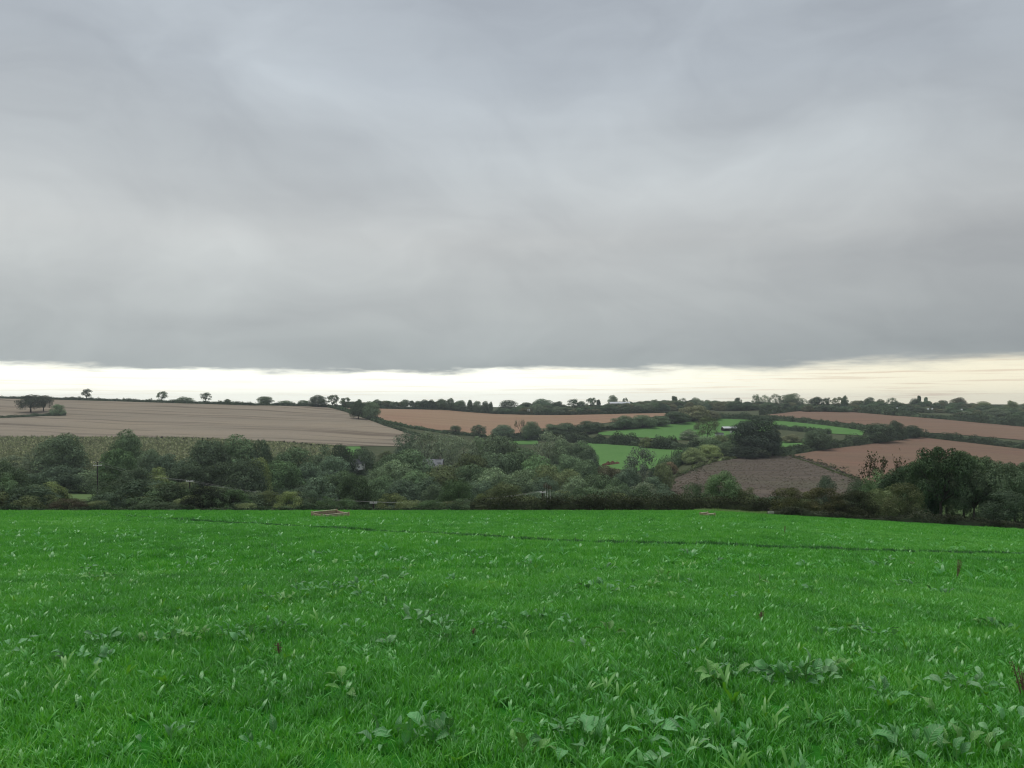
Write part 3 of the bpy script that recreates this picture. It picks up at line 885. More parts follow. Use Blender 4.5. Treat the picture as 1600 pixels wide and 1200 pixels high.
T('shrub', 246, 786, 80, 142, 'dk', 'low wide dark bush in front of the pale yellow-green spreading bush')
T('shrub', 316, 761, 58, 150, (0.042, 0.056, 0.038), 'very dark round bush standing out at the rim of the green field')
T('shrub', 364, 766, 50, 157, 'gr', 'mid-green clipped-looking bush just past the very dark round bush')
T('shrub', 384, 787, 40, 140, 'ol', 'small low olive bush on the rim hedge by the mid-green bush')
T('shrub', 398, 770, 38, 166, 'gg', 'grey-green shrub behind the small low olive bush on the rim')
T('shrub', 418, 768, 46, 166, 'ol', 'flat-topped olive shrub under the bright green valley tree')
T('shrub', 452, 769, 44, 160, 'yg', 'yellowish shrub uphill of the big timber box')
T('shrub', 484, 767, 42, 162, 'bl', 'bluish dark shrub behind the big timber box')
T('shrub', 512, 778, 38, 148, 'gr', 'fresh green shrub peeping over the big timber box')
T('leafy', 557, 742, 60, 195, 'md', 'tall dense green tree beside the power pole with white crossarm', )
T('shrub', 540, 780, 34, 150, 'gr', 'light green shrub between the big timber box and the white crossarm')
T('shrub', 613, 772, 50, 205, 'yg', 'flat-topped yellowish shrub behind the overhead wire')
T('shrub', 640, 783, 52, 160, 'ol', 'low olive shrub under the overhead wire')
T('shrub', 672, 782, 54, 156, 'gr', 'low green shrub before the round tree at the rim')
T('leafy', 712, 751, 48, 186, 'gr', 'round green tree standing alone at the rim of the green field')
T('shrub', 752, 772, 28, 168, 'yg', 'light yellow-green shrub at the start of the thick dark hedge')
T('leafy', 788, 756, 60, 178, 'ol', 'broad olive tree behind the start of the thick dark hedge')
T('shrub', 828, 776, 40, 165, 'ol', 'small shrub between the broad olive tree and the pale stems')
T('leafy', 1130, 738, 54, 150, 'gr', 'fresh green tree rising over the thick dark hedge before the rough slope')
T('shrub', 1086, 757, 44, 146, 'md', 'small dark green bush on the thick dark hedge beside the fresh green tree')
T('shrub', 1164, 764, 44, 148, 'ol', 'dull bush on the thick dark hedge just past the fresh green tree')
# near right group
T('shrub', 1232, 763, 62, 116, (0.066, 0.072, 0.034), 'dark olive thorn bush at the open corner of the green field')
T('shrub', 1285, 763, 64, 119, (0.082, 0.082, 0.040), 'brownish olive thorn bush, second along from the field corner')
T('shrub', 1338, 767, 62, 117, (0.072, 0.084, 0.046), 'grey-olive thorn bush under the half-bare tree')
T('shrub', 1380, 763, 58, 121, 'ol', 'olive thorn bush under the trunk of the half-bare tree')
T('shrub', 1412, 756, 56, 112, (0.135, 0.155, 0.078), 'paler yellowish thorn bush against the group of tall trees')
T('shrub', 1291, 745, 36, 178, 'bl', 'small blue-green tree behind the thorn bushes on the rough slope')
T('shrub', 1346, 752, 52, 172, 'dk', 'dark bush at the foot of the lower ploughed field behind the thorn bushes')
T('shrub', 1376, 738, 58, 147, 'gr', 'leafy green lower growth at the foot of the half-bare tree')
T('bare', 1382, 708, 68, 150, (0.11, 0.11, 0.065), 'half-bare tree with thin reddish twigs before the lower ploughed field')
T('stand', 1422, 731, 80, 134, (0.080, 0.130, 0.070), 'bright green tree between the half-bare tree and the tallest tree')
T('stand', 1470, 701, 84, 122, (0.085, 0.135, 0.070), 'tallest tree of the near group with a thick dark trunk')
T('leafy', 1447, 750, 40, 127, (0.050, 0.110, 0.050), 'ivy-clad small tree leaning on the trunk of the tallest tree')
T('stand', 1506, 709, 64, 124, 'md', 'slender open tree just past the tallest tree of the near group')
T('stand', 1536, 716, 66, 127, 'md', 'open-crowned tree with see-through trunks, third of the near group')
T('stand', 1568, 725, 72, 119, 'dk', 'dark tree of the near group above the dense dark bush')
T('stand', 1604, 725, 80, 122, 'dk', 'dark tree of the near group cut by the picture edge')
T('shrub', 1574, 768, 70, 111, (0.055, 0.078, 0.050), 'dense dark bush at the foot of the near group of trees')
T('stand', 1450, 722, 60, 128, 'md', 'tree filling between the bright green tree and the tallest tree')
T('stand', 1522, 735, 60, 119, 'dk', 'lower dark tree in the middle of the near group')
T('stand', 1586, 738, 56, 128, 'md', 'green tree behind the dark trees at the end of the near group')
T('shrub', 1452, 783, 40, 129, 'dk', 'dark low bush in front of the trunk of the tallest tree')
T('shrub', 1481, 788, 18, 129, 'dk', 'small dark bush just past the trunk of the tallest tree')
T('shrub', 1428, 785, 34, 128, 'dk', 'dark low bush under the bright green tree of the near group')
T('shrub', 1505, 787, 44, 130, 'dk', 'dark low bush between the trunks of the near group')
T('shrub', 1546, 784, 40, 130, 'dk', 'dark low bush beside the dense one under the near group')
T('stand', 1668, 722, 80, 120, 'md', 'tall tree of the near group beyond the picture edge')

# ------------------------------------------------------------------ valley trees
for a in [
 ('oak', 95, 680, 70, 335, 'dk', 'big dark domed tree standing against the pale crop'),
 ('airy', 58, 704, 44, 335, 'gg', 'greyish loose tree beside the big dark domed tree'),
 ('airy', 22, 712, 54, 345, 'gg', 'pale willowy tree at the picture edge below the pale crop'),
 ('oak', 200, 674, 50, 345, 'md', 'high round tree whose top just reaches the stubble field'),
 ('tall', 183, 702, 50, 296, 'gr', 'lighter green tall tree behind the twin-crossarm pole'),
 ('bush', 48, 741, 62, 262, 'bl', 'dark spreading bush up from the yellowish round tree'),
 ('oak', 96, 729, 72, 290, 'bl', 'dark layered tree below the big dark domed tree'),
 ('bush', 138, 736, 50, 292, 'sg', 'grey-green thicket under the twin-crossarm pole'),
 ('bush', 20, 744, 54, 240, 'md', 'dull thicket behind the dark edge tree'),
 ('oak', 214, 731, 54, 240, 'vd', 'nearly black round tree by the twin-crossarm pole'),
 ('bush', 244, 732, 54, 248, 'yg', 'yellowish bush beside the nearly black round tree'),
 ('oak', 232, 704, 44, 325, 'dk', 'dark tree between the high round tree and the open crop'),
 ('bush', 262, 711, 54, 322, 'bl', 'dark bush at the lower edge of the open crop'),
 ('bush', 292, 717, 46, 312, 'bl', 'dark bush beneath the row of dark seed heads'),
 ('oak', 292, 724, 62, 262, 'dk', 'dark dense tree above the small white crossarm of the middle pole'),
 ('tall', 325, 689, 58, 322, 'dk', 'tall dark tree with a ragged top reaching the stubble'),
 ('oak', 372, 682, 66, 335, 'md', 'tall broad tree whose crown covers the stubble edge'),
 ('oak', 386, 719, 64, 262, 'vd', 'very dark massive tree over the mid-green bush'),
 ('oak', 346, 724, 58, 268, 'dk', 'dark tree over the very dark round bush'),
 ('tall', 408, 690, 34, 335, 'dk', 'narrow dark tree at the end of the tall broad tree'),
 ('bush', 402, 717, 42, 275, 'yg', 'yellow-green patchy tree between two dark trees'),
 ('oak', 440, 721, 62, 300, 'gr', 'bright green domed tree high above the yellowish shrub'),
 ('oak', 456, 701, 64, 352, 'md', 'mid-green tree rising to the seed-head strip'),
 ('oak', 481, 725, 54, 312, 'bl', 'blue-dark tree beside the bright green domed tree'),
 ('bush', 506, 699, 46, 365, 'dk', 'dark bush at the end of the seed-head strip'),
 ('oak', 532, 696, 46, 372, 'vd', 'blackish tree beside the small bright grass corner'),
 ('oak', 520, 714, 50, 335, 'bl', 'dark blue-green tree below the blackish tree'),
 ('oak', 567, 701, 40, 405, 'vd', 'blackish bushy tree just above the white cottage'),
 ('oak', 528, 738, 64, 262, 'md', 'round tree behind the bluish dark shrub'),
 ('bush', 498, 746, 54, 252, 'bl', 'dark grey bush behind the bluish dark shrub'),
 ('airy', 588, 733, 44, 305, 'sg', 'soft grey-green tree in front of the white cottage'),
 ('oak', 612, 712, 60, 355, 'md', 'wide tree between the white cottage and the grey roof'),
 ('oak', 642, 704, 70, 372, 'md', 'broad flat-topped tree hiding part of the grey roof'),
 ('oak', 618, 721, 56, 322, 'sg', 'pale-topped tree in front of the broad flat-topped tree'),
 ('oak', 652, 736, 54, 292, 'md', 'round tree directly below the grey roof'),
 ('oak', 693, 729, 64, 312, 'ol', 'olive domed tree below the corner of the grey roof'),
 ('bush', 668, 747, 50, 258, 'bl', 'dark grey bush below the olive domed tree'),
 ('oak', 630, 750, 54, 252, 'bl', 'dark tree above the overhead wire'),
 ('oak', 596, 745, 50, 258, 'md', 'tree just behind the flat-topped yellowish shrub'),
 ('oak', 736, 711, 62, 362, 'ol', 'spreading tree with a light flat top past the grey roof'),
 ('oak', 772, 708, 60, 368, 'dk', 'dark umbrella-shaped tree beside the light flat top'),
 ('oak', 742, 727, 64, 312, 'md', 'green tree above the lone round tree at the rim'),
 ('oak', 774, 733, 64, 292, 'sg', 'grey-green tree above the broad olive tree'),
 ('bush', 752, 752, 50, 248, 'bl', 'dark gap-filling bush between the lone round tree and the broad olive tree'),
 ('oak', 678, 758, 40, 235, 'dk', 'small dark tree beside the lone round tree at the rim'),
 ('airy', 637, 677, 46, 482, 'bl', 'dark loose tree at the lower corner of the stubble field'),
 ('airy', 668, 675, 54, 475, 'gg', 'grey willow at the foot of the sunken lane'),
 ('airy', 700, 680, 50, 470, 'gg', 'grey willow above the grey roof'),
 ('airy', 722, 687, 54, 455, 'gg', 'wide grey willow with the tan field behind it'),
 ('oak', 750, 684, 36, 470, 'sg', 'small green tree at the bottom edge of the tan field'),
 ('oak', 780, 681, 68, 445, 'sg', 'large blue-green domed tree below the tan field'),
 ('oak', 812, 702, 66, 375, 'md', 'large green tree under the small scrap of pasture'),
 ('oak', 838, 714, 66, 342, 'gr', 'green tree running down towards the valley floor'),
 ('oak', 856, 728, 50, 305, 'ol', 'olive tree above the pale stems'),
 ('oak', 818, 736, 64, 282, 'sg', 'grey-green tree behind the small shrub by the pale stems'),
 ('oak', 852, 746, 44, 255, 'bl', 'dark tree directly behind the pale stems'),
 ('airy', 860, 676, 58, 462, 'gg', 'silvery tree beside the scrap of pasture'),
 ('oak', 884, 688, 46, 455, 'sg', 'dull green tree on the corner of the lower pasture'),
 ('oak', 908, 690, 44, 450, 'dk', 'dark tree edging the lower pasture'),
 ('oak', 920, 701, 34, 438, 'vd', 'darkest tree edging the lower pasture'),
 ('oak', 888, 712, 54, 405, 'md', 'round tree below the trees that edge the lower pasture'),
 ('oak', 914, 720, 48, 385, 'md', 'round tree above the red soil heap'),
 ('oak', 884, 735, 50, 302, 'ol', 'olive-tinged tree in the valley below the round trees'),
 ('oak', 902, 745, 50, 272, 'sg', 'grey-green tree just over the thick dark hedge by the pale stems'),
 ('oak', 936, 742, 56, 275, 'md', 'bushy tree just over the middle of the thick dark hedge'),
 ('oak', 950, 729, 54, 335, (0.115, 0.115, 0.07), 'brownish tree below the red soil heap'),
 ('bush', 964, 748, 44, 258, 'md', 'bush just over the thick dark hedge under the pale poplar'),
 ('airy', 1000, 700, 48, 345, (0.115, 0.140, 0.110), 'pale slender poplar in front of the lower pasture'),
 ('oak', 980, 732, 46, 325, 'bl', 'dark tree at the foot of the pale poplar'),
 ('bush', 1022, 746, 48, 278, 'bl', 'dark bush between the pale poplar and the rough slope'),
 ('tall', 1036, 724, 28, 345, 'ol', 'thin upright tree at the bottom of the climbing hedge'),
 ('bush', 1006, 755, 50, 222, 'gg', 'grey bush just over the thick dark hedge near the rough slope'),
]:
    T(*a, group='trees of the wooded valley')

# ------------------------------------------------------------------ trees among the middle fields (standing on a photo row)
for kind, px, top, w, base, tint, label in [
 ('oak', 1179, 653.5, 70, 713, (0.058, 0.082, 0.058), 'great dark domed tree beside the farm sheds, biggest of the middle fields'),
 ('oak', 1207, 676, 26, 714, (0.050, 0.072, 0.054), 'smaller dark tree leaning against the great dark dome by the farm'),
 ('bush', 1170, 697, 56, 716, (0.045, 0.062, 0.044), 'dark undergrowth bush beneath the great dark farm trees'),
 ('airy', 1105, 651, 34, 688, 'ol', 'light airy tree just before the farm sheds'),
 ('bush', 1076, 671, 28, 687, 'gg', 'round grey bush on the upper pasture below the airy tree'),
 ('bush', 1124, 680, 34, 697, 'ol', 'olive bush below the low white shed'),
 ('bush', 1100, 682, 40, 700, 'sg', 'grey-green bush below the airy tree'),
 ('bush', 1145, 678, 28, 694, 'md', 'bush between the white-roofed shed and the great dark tree'),
 ('bush', 1011, 683, 22, 700, 'yg', 'small round golden-green tree alone in the lower pasture'),
 ('bush', 1047, 722, 26, 742, 'rd', 'reddish bush low on the climbing hedge'),
 ('bush', 1084, 700, 34, 724, 'ol', 'rounded olive bush half way up the climbing hedge'),
 ('bush', 1108, 695, 36, 715, 'yg', 'pale rounded bush high on the climbing hedge'),
 ('bush', 1133, 691, 34, 712, 'sg', 'grey rounded bush at the top of the climbing hedge'),
 ('oak', 830, 659, 27, 688, 'dk', 'dark round tree in front of the tan field beside a thin bare tree'),
 ('bare', 813, 655, 16, 686, 'br', 'thin bare little tree silhouetted on the tan field'),
 ('oak', 862, 663, 32, 684, 'dk', 'low dark round tree on the hedge under the tan field'),
 ('oak', 884, 661, 32, 682, 'dk', 'second low dark round tree on the hedge under the tan field'),
 ('oak', 922, 658, 38, 677, 'vd', 'broad dark dome of a tree under the tan field'),
 ('oak', 975, 650, 38, 671, 'vd', 'large dark dome breaking the lower edge of the tan field'),
 ('oak', 1004, 649, 38, 669, 'dk', 'dark dome above the tip of the upper pasture'),
 ('oak', 1030, 650, 30, 666, 'dk', 'dark tree over the middle of the upper pasture'),
 ('oak', 1056, 643, 38, 662, 'dk', 'tall dark tree at the end of the tan field'),
 ('oak', 1085, 634, 42, 658, 'br', 'tallest dark brownish tree over the upper pasture'),
 ('oak', 1108, 642, 32, 656, 'br', 'brownish tree beside the tallest one over the upper pasture'),
 ('oak', 786, 664, 32, 687, 'bl', 'dark twin-topped tree at the lower edge of the tan field'),
 ('park', 748, 664, 22, 684, 'vd', 'dark little tree standing in the lower tan field'),
 ('park', 711, 665, 18, 679, 'vd', 'lone oval tree in the lower tan field nearest the sunken lane'),
 ('oak', 1278, 672, 42, 704, 'vd', 'dark round tree at the low end of the hedge over the lower ploughed field'),
 ('oak', 1374, 662, 50, 692, 'vd', 'broad dark tree at the meeting of hedges by the green strip'),
 ('oak', 1400, 658, 24, 688, 'vd', 'dark tree peeking over the broad one at the hedge meeting'),
 ('oak', 1424, 665, 30, 685, 'dk', 'last dark tree before the gap between the ploughed fields'),
 ('bush', 1238, 679, 30, 692, 'br', 'golden-brown bush above the small green paddock'),
 ('bush', 1261, 690, 18, 701, 'ol', 'small bush at the end of the small green paddock'),
 ('oak', 560, 627, 26, 655, 'dk', 'dark tree by the sunken lane, first of a close pair'),
 ('oak', 580, 628, 26, 656, 'dk', 'dark tree by the sunken lane, second of a close pair'),
 ('park', 48, 617, 36, 645, (0.085, 0.110, 0.070), 'rounded tree with a forked trunk standing in the stubble field'),
 ('park', 68, 618, 24, 643, (0.085, 0.105, 0.070), 'thinner tree touching the rounded tree in the stubble field'),
 ('bush', 90, 632, 20, 649.5, 'md', 'spiky bush at the tip of the short low hedge in the stubble'),
]:
    T(kind, px, top, w, None, tint, label, base=base)

# ------------------------------------------------------------------ trees on the skyline
for kind, px, top, w, d, tint, label in [
 ('wind', 134, 607.5, 16, 925, 'dk', 'lone windswept tree on the skyline above the twin trees in stubble'),
 ('wind', 252, 611.5, 16, 930, 'dk', 'flat-topped lone tree on the skyline over the stubble'),
 ('bush', 288, 620, 30, 932, 'dk', 'long low bush on the skyline between two lone trees'),
 ('wind', 320, 613.5, 17, 932, 'dk', 'leaning ragged tree on the skyline, third along the stubble'),
 ('bush', 355, 623.5, 11, 930, 'dk', 'small knob of a bush on the skyline hedge'),
 ('oak', 414, 619.5, 24, 935, 'dk', 'rounded tree on the skyline near the middle of the stubble'),
 ('bush', 446, 626, 24, 935, 'dk', 'low mound of a bush on the skyline before the skyline clump'),
 ('oak', 475, 625.5, 18, 935, 'dk', 'small tree at the start of the skyline clump by the lane'),
 ('oak', 497, 617.5, 25, 930, 'dk', 'biggest arched tree of the skyline clump by the lane'),
 ('wind', 518, 617, 20, 930, 'dk', 'ragged tree beside the arched one at the lane top'),
 ('wind', 538, 621, 18, 935, 'dk', 'tufted sparse tree at the end of the skyline clump by the lane'),
 ('tall', 561, 624, 8, 980, 'dk', 'thin tree just above the close pair by the lane'),
 ('wind', 587, 624, 12, 980, 'dk', 'small open tree past the close pair by the lane'),
 ('oak', 606, 626.5, 12, 1010, 'dk', 'first small round tree on the skyline past the lane'),
 ('tall', 620, 627.5, 6, 1010, 'dk', 'tiny upright tree on the skyline over the tan field'),
 ('oak', 633, 624.5, 13, 1010, 'dk', 'dark round tree on the skyline over the start of the tan field'),
 ('tall', 643, 626, 8, 1010, 'dk', 'narrow tree touching the dark round one over the tan field'),
 ('oak', 653, 626.5, 11, 1010, 'dk', 'squat tree in the skyline row over the tan field'),
 ('oak', 665, 627, 12, 1010, 'dk', 'low tree in the skyline row with a gap after it'),
 ('oak', 674, 624.5, 11, 1010, 'dk', 'arched tree in the skyline row over the tan field'),
 ('oak', 690, 623.5, 16, 1010, 'dk', 'heaped twin-domed tree in the skyline row'),
 ('oak', 704, 622.3, 12, 1010, 'dk', 'highest pale-crowned tree in the skyline row over the tan field'),
 ('oak', 719, 625.8, 20, 1010, 'dk', 'wide low tree after the pale-crowned one'),
 ('tall', 734, 625, 8, 1010, 'dk', 'pointed tree in the middle of the skyline row'),
 ('oak', 745, 626.8, 15, 1010, 'dk', 'rounded tree after the pointed one in the skyline row'),
 ('oak', 758, 627, 13, 1010, 'dk', 'dark hummock of a tree in the skyline row'),
 ('tall', 767, 628, 6, 1010, 'dk', 'thin tree before the long mound on the skyline'),
 ('bush', 795, 625.5, 30, 1040, 'dk', 'long mounded tree on the skyline above the tan field end'),
 ('oak', 847, 623.5, 32, 1050, 'bl', 'large bluish dome at the head of the skyline wood'),
 ('oak', 872, 627.5, 22, 1060, 'dk', 'lower tree after the bluish dome in the skyline wood'),
 ('wind', 894, 623.5, 18, 1080, 'dk', 'sparse topped tree in the skyline wood'),
 ('oak', 908, 627, 14, 1080, 'dk', 'small dome between two sparse trees in the skyline wood'),
 ('wind', 922, 621.5, 17, 1080, 'dk', 'flat-topped sparse tree in the skyline wood'),
 ('tall', 935, 624.5, 6, 1080, 'dk', 'tiny pointed tree next to the flat-topped sparse tree'),
 ('oak', 958, 617.8, 15, 1150, 'gg', 'tall grey tree on the skyline behind the long pale barn'),
 ('wind', 976, 621.5, 9, 1150, 'gg', 'small flat tree at the end of the long pale barn'),
 ('wind', 1020, 624.5, 18, 1150, 'gg', 'low sparse tree on the skyline past the long pale barn'),
 ('lolly', 1054, 619.5, 8, 1150, 'dk', 'round-headed tree on a bare stem over the upper pasture'),
 ('airy', 1067, 622, 14, 1150, 'dk', 'sparse tree beside the round-headed one on the skyline'),
 ('oak', 1087, 621.5, 18, 1150, 'gg', 'domed grey tree above the tallest brownish tree'),
 ('oak', 1105, 625, 14, 1150, 'gg', 'lower grey dome sloping down from the domed grey tree'),
 ('tall', 1153, 621.5, 11, 1150, 'gg', 'isolated blocky tree on the grey skyline above the farm'),
 ('wind', 1180, 616.5, 12, 1100, 'gg', 'curled open tree at the start of the highest skyline clump'),
 ('airy', 1194, 617.5, 16, 1100, 'gg', 'airy tree in the highest skyline clump'),
 ('airy', 1211, 616, 18, 1100, 'gg', 'see-through tree in the middle of the highest skyline clump'),
 ('oak', 1237, 615.5, 36, 1100, 'gg', 'large rounded grey tree ending the highest skyline clump'),
 ('oak', 1275, 620.5, 24, 1050, 'dk', 'dark tree over the near edge of the upper ploughed field'),
 ('wind', 1290, 621.5, 14, 1050, 'dk', 'small gappy tree on the skyline over the upper ploughed field'),
 ('wind', 1307, 620.5, 16, 1050, 'ol', 'greenish gappy tree before the spiky one'),
 ('tall', 1320, 618.5, 10, 1050, 'dk', 'spiky tree with upright bare tips on the skyline'),
 ('oak', 1358, 621, 16, 1050, 'dk', 'small dark tree on the skyline past the spiky one'),
 ('oak', 1376, 624, 15, 1050, 'ol', 'rounded tree between two dark skyline trees'),
 ('airy', 1394, 621.5, 17, 1050, 'dk', 'upright twiggy tree on the skyline before the thin far pasture'),
 ('oak', 1431, 622.8, 17, 1100, 'dk', 'dark round tree below two thin lollipop trees'),
 ('lolly', 1436, 618.5, 5, 1120, 'dk', 'taller of two thin lollipop trees on the skyline'),
 ('lolly', 1447, 621, 5, 1120, 'dk', 'shorter of two thin lollipop trees on the skyline'),
 ('oak', 1448, 626.5, 16, 1100, 'dk', 'low round tree under the shorter lollipop tree'),
 ('oak', 1473, 625.5, 16, 1100, 'dk', 'flat dark tree before the peaked one on the skyline'),
 ('oak', 1497, 621.5, 24, 1080, 'br', 'peaked brownish tree on the skyline over the thin far pasture'),
 ('oak', 1537, 627.5, 28, 1000, 'ol', 'broad low tree on the skyline past the peaked one'),
 ('oak', 1556, 638, 36, 880, 'gg', 'big ash-grey tree standing in front of the skyline trees'),
 ('oak', 1580, 626.5, 18, 1000, 'ol', 'round tree on the skyline by the picture edge'),
 ('oak', 1605, 630, 26, 1000, 'gg', 'grey tree on the skyline at the picture edge'),
]:
    T(kind, px, top, w, d, tint, label, group='trees along the skyline')

# ------------------------------------------------------------------ masses nobody could count
def src(kind, i, tint):
    return source('shape', PROTO[kind][i][0], tuple(1.9*v for v in (TINT[tint] if isinstance(tint, str) else tint)))
def fill(name, cells, n, kinds, hr, wr, label, rng=RNG, avoid=()):
    """cells: (px0, px1, d0, d1)"""
    P, S = [], []
    for (a, b, d0, d1), k in zip(cells, n):
        px = rng.uniform(a, b, k); d = rng.uniform(d0, d1, k)
        x = (px-800)/F*d
        q = np.c_[x, d]
        ok = np.ones(k, bool)
        for poly in avoid: ok &= ~in_poly(q, poly)
        q = q[ok]
        P.append(np.c_[q, terrain(q[:, 0], q[:, 1])-0.2])
    P = np.concatenate(P); m = len(P)
    w = rng.uniform(*wr, m); h = rng.uniform(*hr, m)*(1+0.35*np.sin(P[:, 0]*0.031+2*np.sin(P[:, 0]*0.013)))
    w = w*(0.7+0.3*h/np.mean(h))
    rot = np.c_[np.zeros((m, 2)), rng.uniform(0, 6.28, m)]
    return scatter(name, P, rot, np.c_[w, w, h], rng.integers(0, len(kinds), m), [src(*k) for k in kinds], label)
AV = [[tuple(at(px, d)[:2]) for px, d in ((80, 130), (168, 130), (168, 264), (80, 264))], XY_CROP, XY_STUB, [tuple(at(px, d)[:2]) for px, d in ((130, 195), (180, 195), (180, 282), (130, 282))], [tuple(at(px, d)[:2]) for px, d in ((278, 195), (318, 195), (318, 240), (278, 240))], [tuple(at(px, d)[:2]) for px, d in ((560, 140), (650, 140), (650, 190), (560, 190))], poly_xy([(-40, 762), (175, 764), (180, 788), (-40, 790)])]
fill('undergrowth', [(-120, 560, 205, 330), (-120, 560, 330, 430), (560, 1040, 205, 330), (560, 930, 330, 470), (930, 1040, 330, 400), (600, 840, 440, 560), (-60, 740, 150, 200), (1040, 1380, 190, 225), (1390, 1720, 268, 300)],
     [330, 160, 420, 330, 60, 90, 150, 60, 110], [('bush', 0, 'dk'), ('bush', 1, 'bl'), ('bush', 2, 'dk'), ('bush', 3, 'md'), ('bush', 0, 'ol')], (2.5, 6.5), (5, 11), 'dark brush filling the valley between the trees', avoid=AV)
fill('far_wood', [(540, 830, 1005, 1060), (820, 1060, 990, 1160), (1040, 1260, 1000, 1180), (1240, 1420, 930, 1080), (1400, 1720, 960, 1110), (1500, 1720, 840, 960)],
     [60, 260, 240, 170, 240, 60], [('oak', 0, 'dk'), ('oak', 1, 'bl'), ('bush', 1, 'gg'), ('oak', 2, 'md'), ('bush', 2, 'br')], (5.0, 9.5), (10, 18), 'far woods and hedges merging under the skyline')

# ------------------------------------------------------------------ crop, rough slope
def leafy_clump(name, seed, n, r, h, leaf, mat=None):
    rng = np.random.default_rng(seed)
    d = unit_dirs(n, rng, 0.8); d[:, 2] = np.abs(d[:, 2])
    P = d*rng.uniform(0.5, 1, (n, 1))*np.array([r, r, h])
    me = mesh_quads(name, leaf_quads(P, d+rng.normal(size=d.shape)*0.8, leaf*rng.uniform(0.6, 1.4, n), rng, 0.4))
    me.materials.append(mat or M_LEAF)
    return me
rng = np.random.default_rng(21)
xy = sample_poly(XY_CROP, 16000, rng)
xy[:, 1] = np.round(xy[:, 1]/1.6)*1.6+rng.normal(size=len(xy))*0.2
P = np.c_[xy, terrain(xy[:, 0], xy[:, 1])+0.3]
m = len(P); s = rng.uniform(0.7, 1.5, m)
scatter('crop', P, np.c_[np.zeros((m, 2)), rng.uniform(0, 6.3, m)], np.c_[s, s, s*rng.uniform(0.8, 1.4, m)], rng.integers(0, 4, m),
        [source('shape', leafy_clump('clump', 3, 26, 0.6, 1.0, 0.5), (0.29, 0.32, 0.185)), source('shape', leafy_clump('clump', 4, 26, 0.6, 1.1, 0.55), (0.35, 0.36, 0.23)),
         source('shape', leafy_clump('clump', 5, 24, 0.7, 0.9, 0.5), (0.22, 0.255, 0.135)), source('shape', leafy_clump('clump', 6, 24, 0.7, 1.2, 0.45), (0.15, 0.17, 0.09))],
        'pale yellow-green leafy crop below the stubble field')
xy = sample_poly(XY_SCRUB, 5200, rng)
P = np.c_[xy, terrain(xy[:, 0], xy[:, 1])+0.25]
m = len(P); s = rng.uniform(0.25, 0.6, m)
scatter('bracken', P, np.c_[np.zeros((m, 2)), rng.uniform(0, 6.3, m)], np.c_[s, s, s*rng.uniform(0.5, 1.1, m)], rng.choice(4, m, p=[.36, .3, .22, .12]),
        [source('shape', leafy_clump('clump', 8, 26, 0.9, 0.8, 0.5), (0.145, 0.116, 0.090)), source('shape', leafy_clump('clump', 9, 26, 0.9, 0.7, 0.5), (0.185, 0.150, 0.112)),
         source('shape', leafy_clump('clump', 10, 26, 0.9, 0.9, 0.5), (0.112, 0.092, 0.075)), source('shape', leafy_clump('clump', 12, 26, 0.9, 0.9, 0.5), (0.13, 0.14, 0.09))],
        'brown withered bracken and brush on the rough slope')
# greener growth creeping in along the edges of the slope
eb = np.array(densify(XY_SCRUB, 1.2))
eb = eb[rng.random(len(eb)) < 0.55]
eb = np.concatenate([eb+rng.normal(size=eb.shape)*s for s in (0.8, 2.0, 3.5)])
P = np.c_[eb, terrain(eb[:, 0], eb[:, 1])+0.2]
m = len(P); s = rng.uniform(0.5, 1.6, m)
scatter('slope_brush', P, np.c_[np.zeros((m, 2)), rng.uniform(0, 6.3, m)], np.c_[s, s, s*rng.uniform(0.6, 1.3, m)], rng.integers(0, 3, m),
        [source('shape', leafy_clump('clump', 13, 30, 0.9, 0.9, 0.45), (0.085, 0.115, 0.060)), source('shape', leafy_clump('clump', 14, 30, 0.9, 1.0, 0.45), (0.11, 0.125, 0.075)), source('shape', leafy_clump('clump', 16, 30, 0.9, 0.8, 0.5), (0.125, 0.105, 0.085))],
        'mixed green brush along the edges of the rough slope')
SEED_ME = leafy_clump('seed_heads', 15, 60, 0.6, 1.0, 0.42)
for i, (px, py) in enumerate([(253, 685.3), (264, 685), (273, 685.2), (287, 686.3), (290, 685.9), (300, 686.2), (316, 686.6), (324, 686.4), (403, 689.5), (413, 689.8), (444, 691.5), (459, 693), (465, 693.6), (472, 693.8), (478, 694), (486, 696.2), (493, 696), (498, 697), (504, 696.8), (508, 697.6)]):
    g = ground(px, py+0.8)
    o = link('teasel_clump', SEED_ME); o.location = g
    s = RNG.uniform(0.85, 1.35); o.scale = (s*1.5, s*1.3, s*1.7); o.rotation_euler = (0, 0, RNG.uniform(0, 6))
    o.color = (0.016, 0.015, 0.013, 1)
    tag(o, 'dark seed-head clump dotting the line where pale crop meets stubble', 'plant', 'dark seed heads along the stubble edge')

# ------------------------------------------------------------------ buildings
M_WHITE = simple('limewash', (0.76, 0.75, 0.71), 0.85, 0.2, 0.12, 1.5)
M_SLATE = simple('slate', (0.24, 0.245, 0.255), 0.7, 0.3, 0.45, 1.2)
M_DSLATE = simple('dark_slate', (0.07, 0.075, 0.08), 0.7, 0.3, 0.4, 1.2)
M_STONE = simple('stone_wall', (0.30, 0.28, 0.24), 0.95, 0.1, 0.4, 1.5)
M_GLASSD = simple('window_glass', (0.02, 0.025, 0.03), 0.15, 0.5, 0.1, 1)
M_TIN = simple('pale_sheeting', (0.62, 0.64, 0.64), 0.5, 0.4, 0.15, 1.0)
M_DARKW = simple('dark_timber', (0.04, 0.036, 0.032), 0.9, 0.1, 0.3, 3)
M_CREAM = simple('cream_paint', (0.42, 0.40, 0.35), 0.7, 0.2, 0.15, 6)
M_WOOD = simple('weathered_timber', (0.50, 0.37, 0.27), 0.85, 0.15, 0.45, 7)
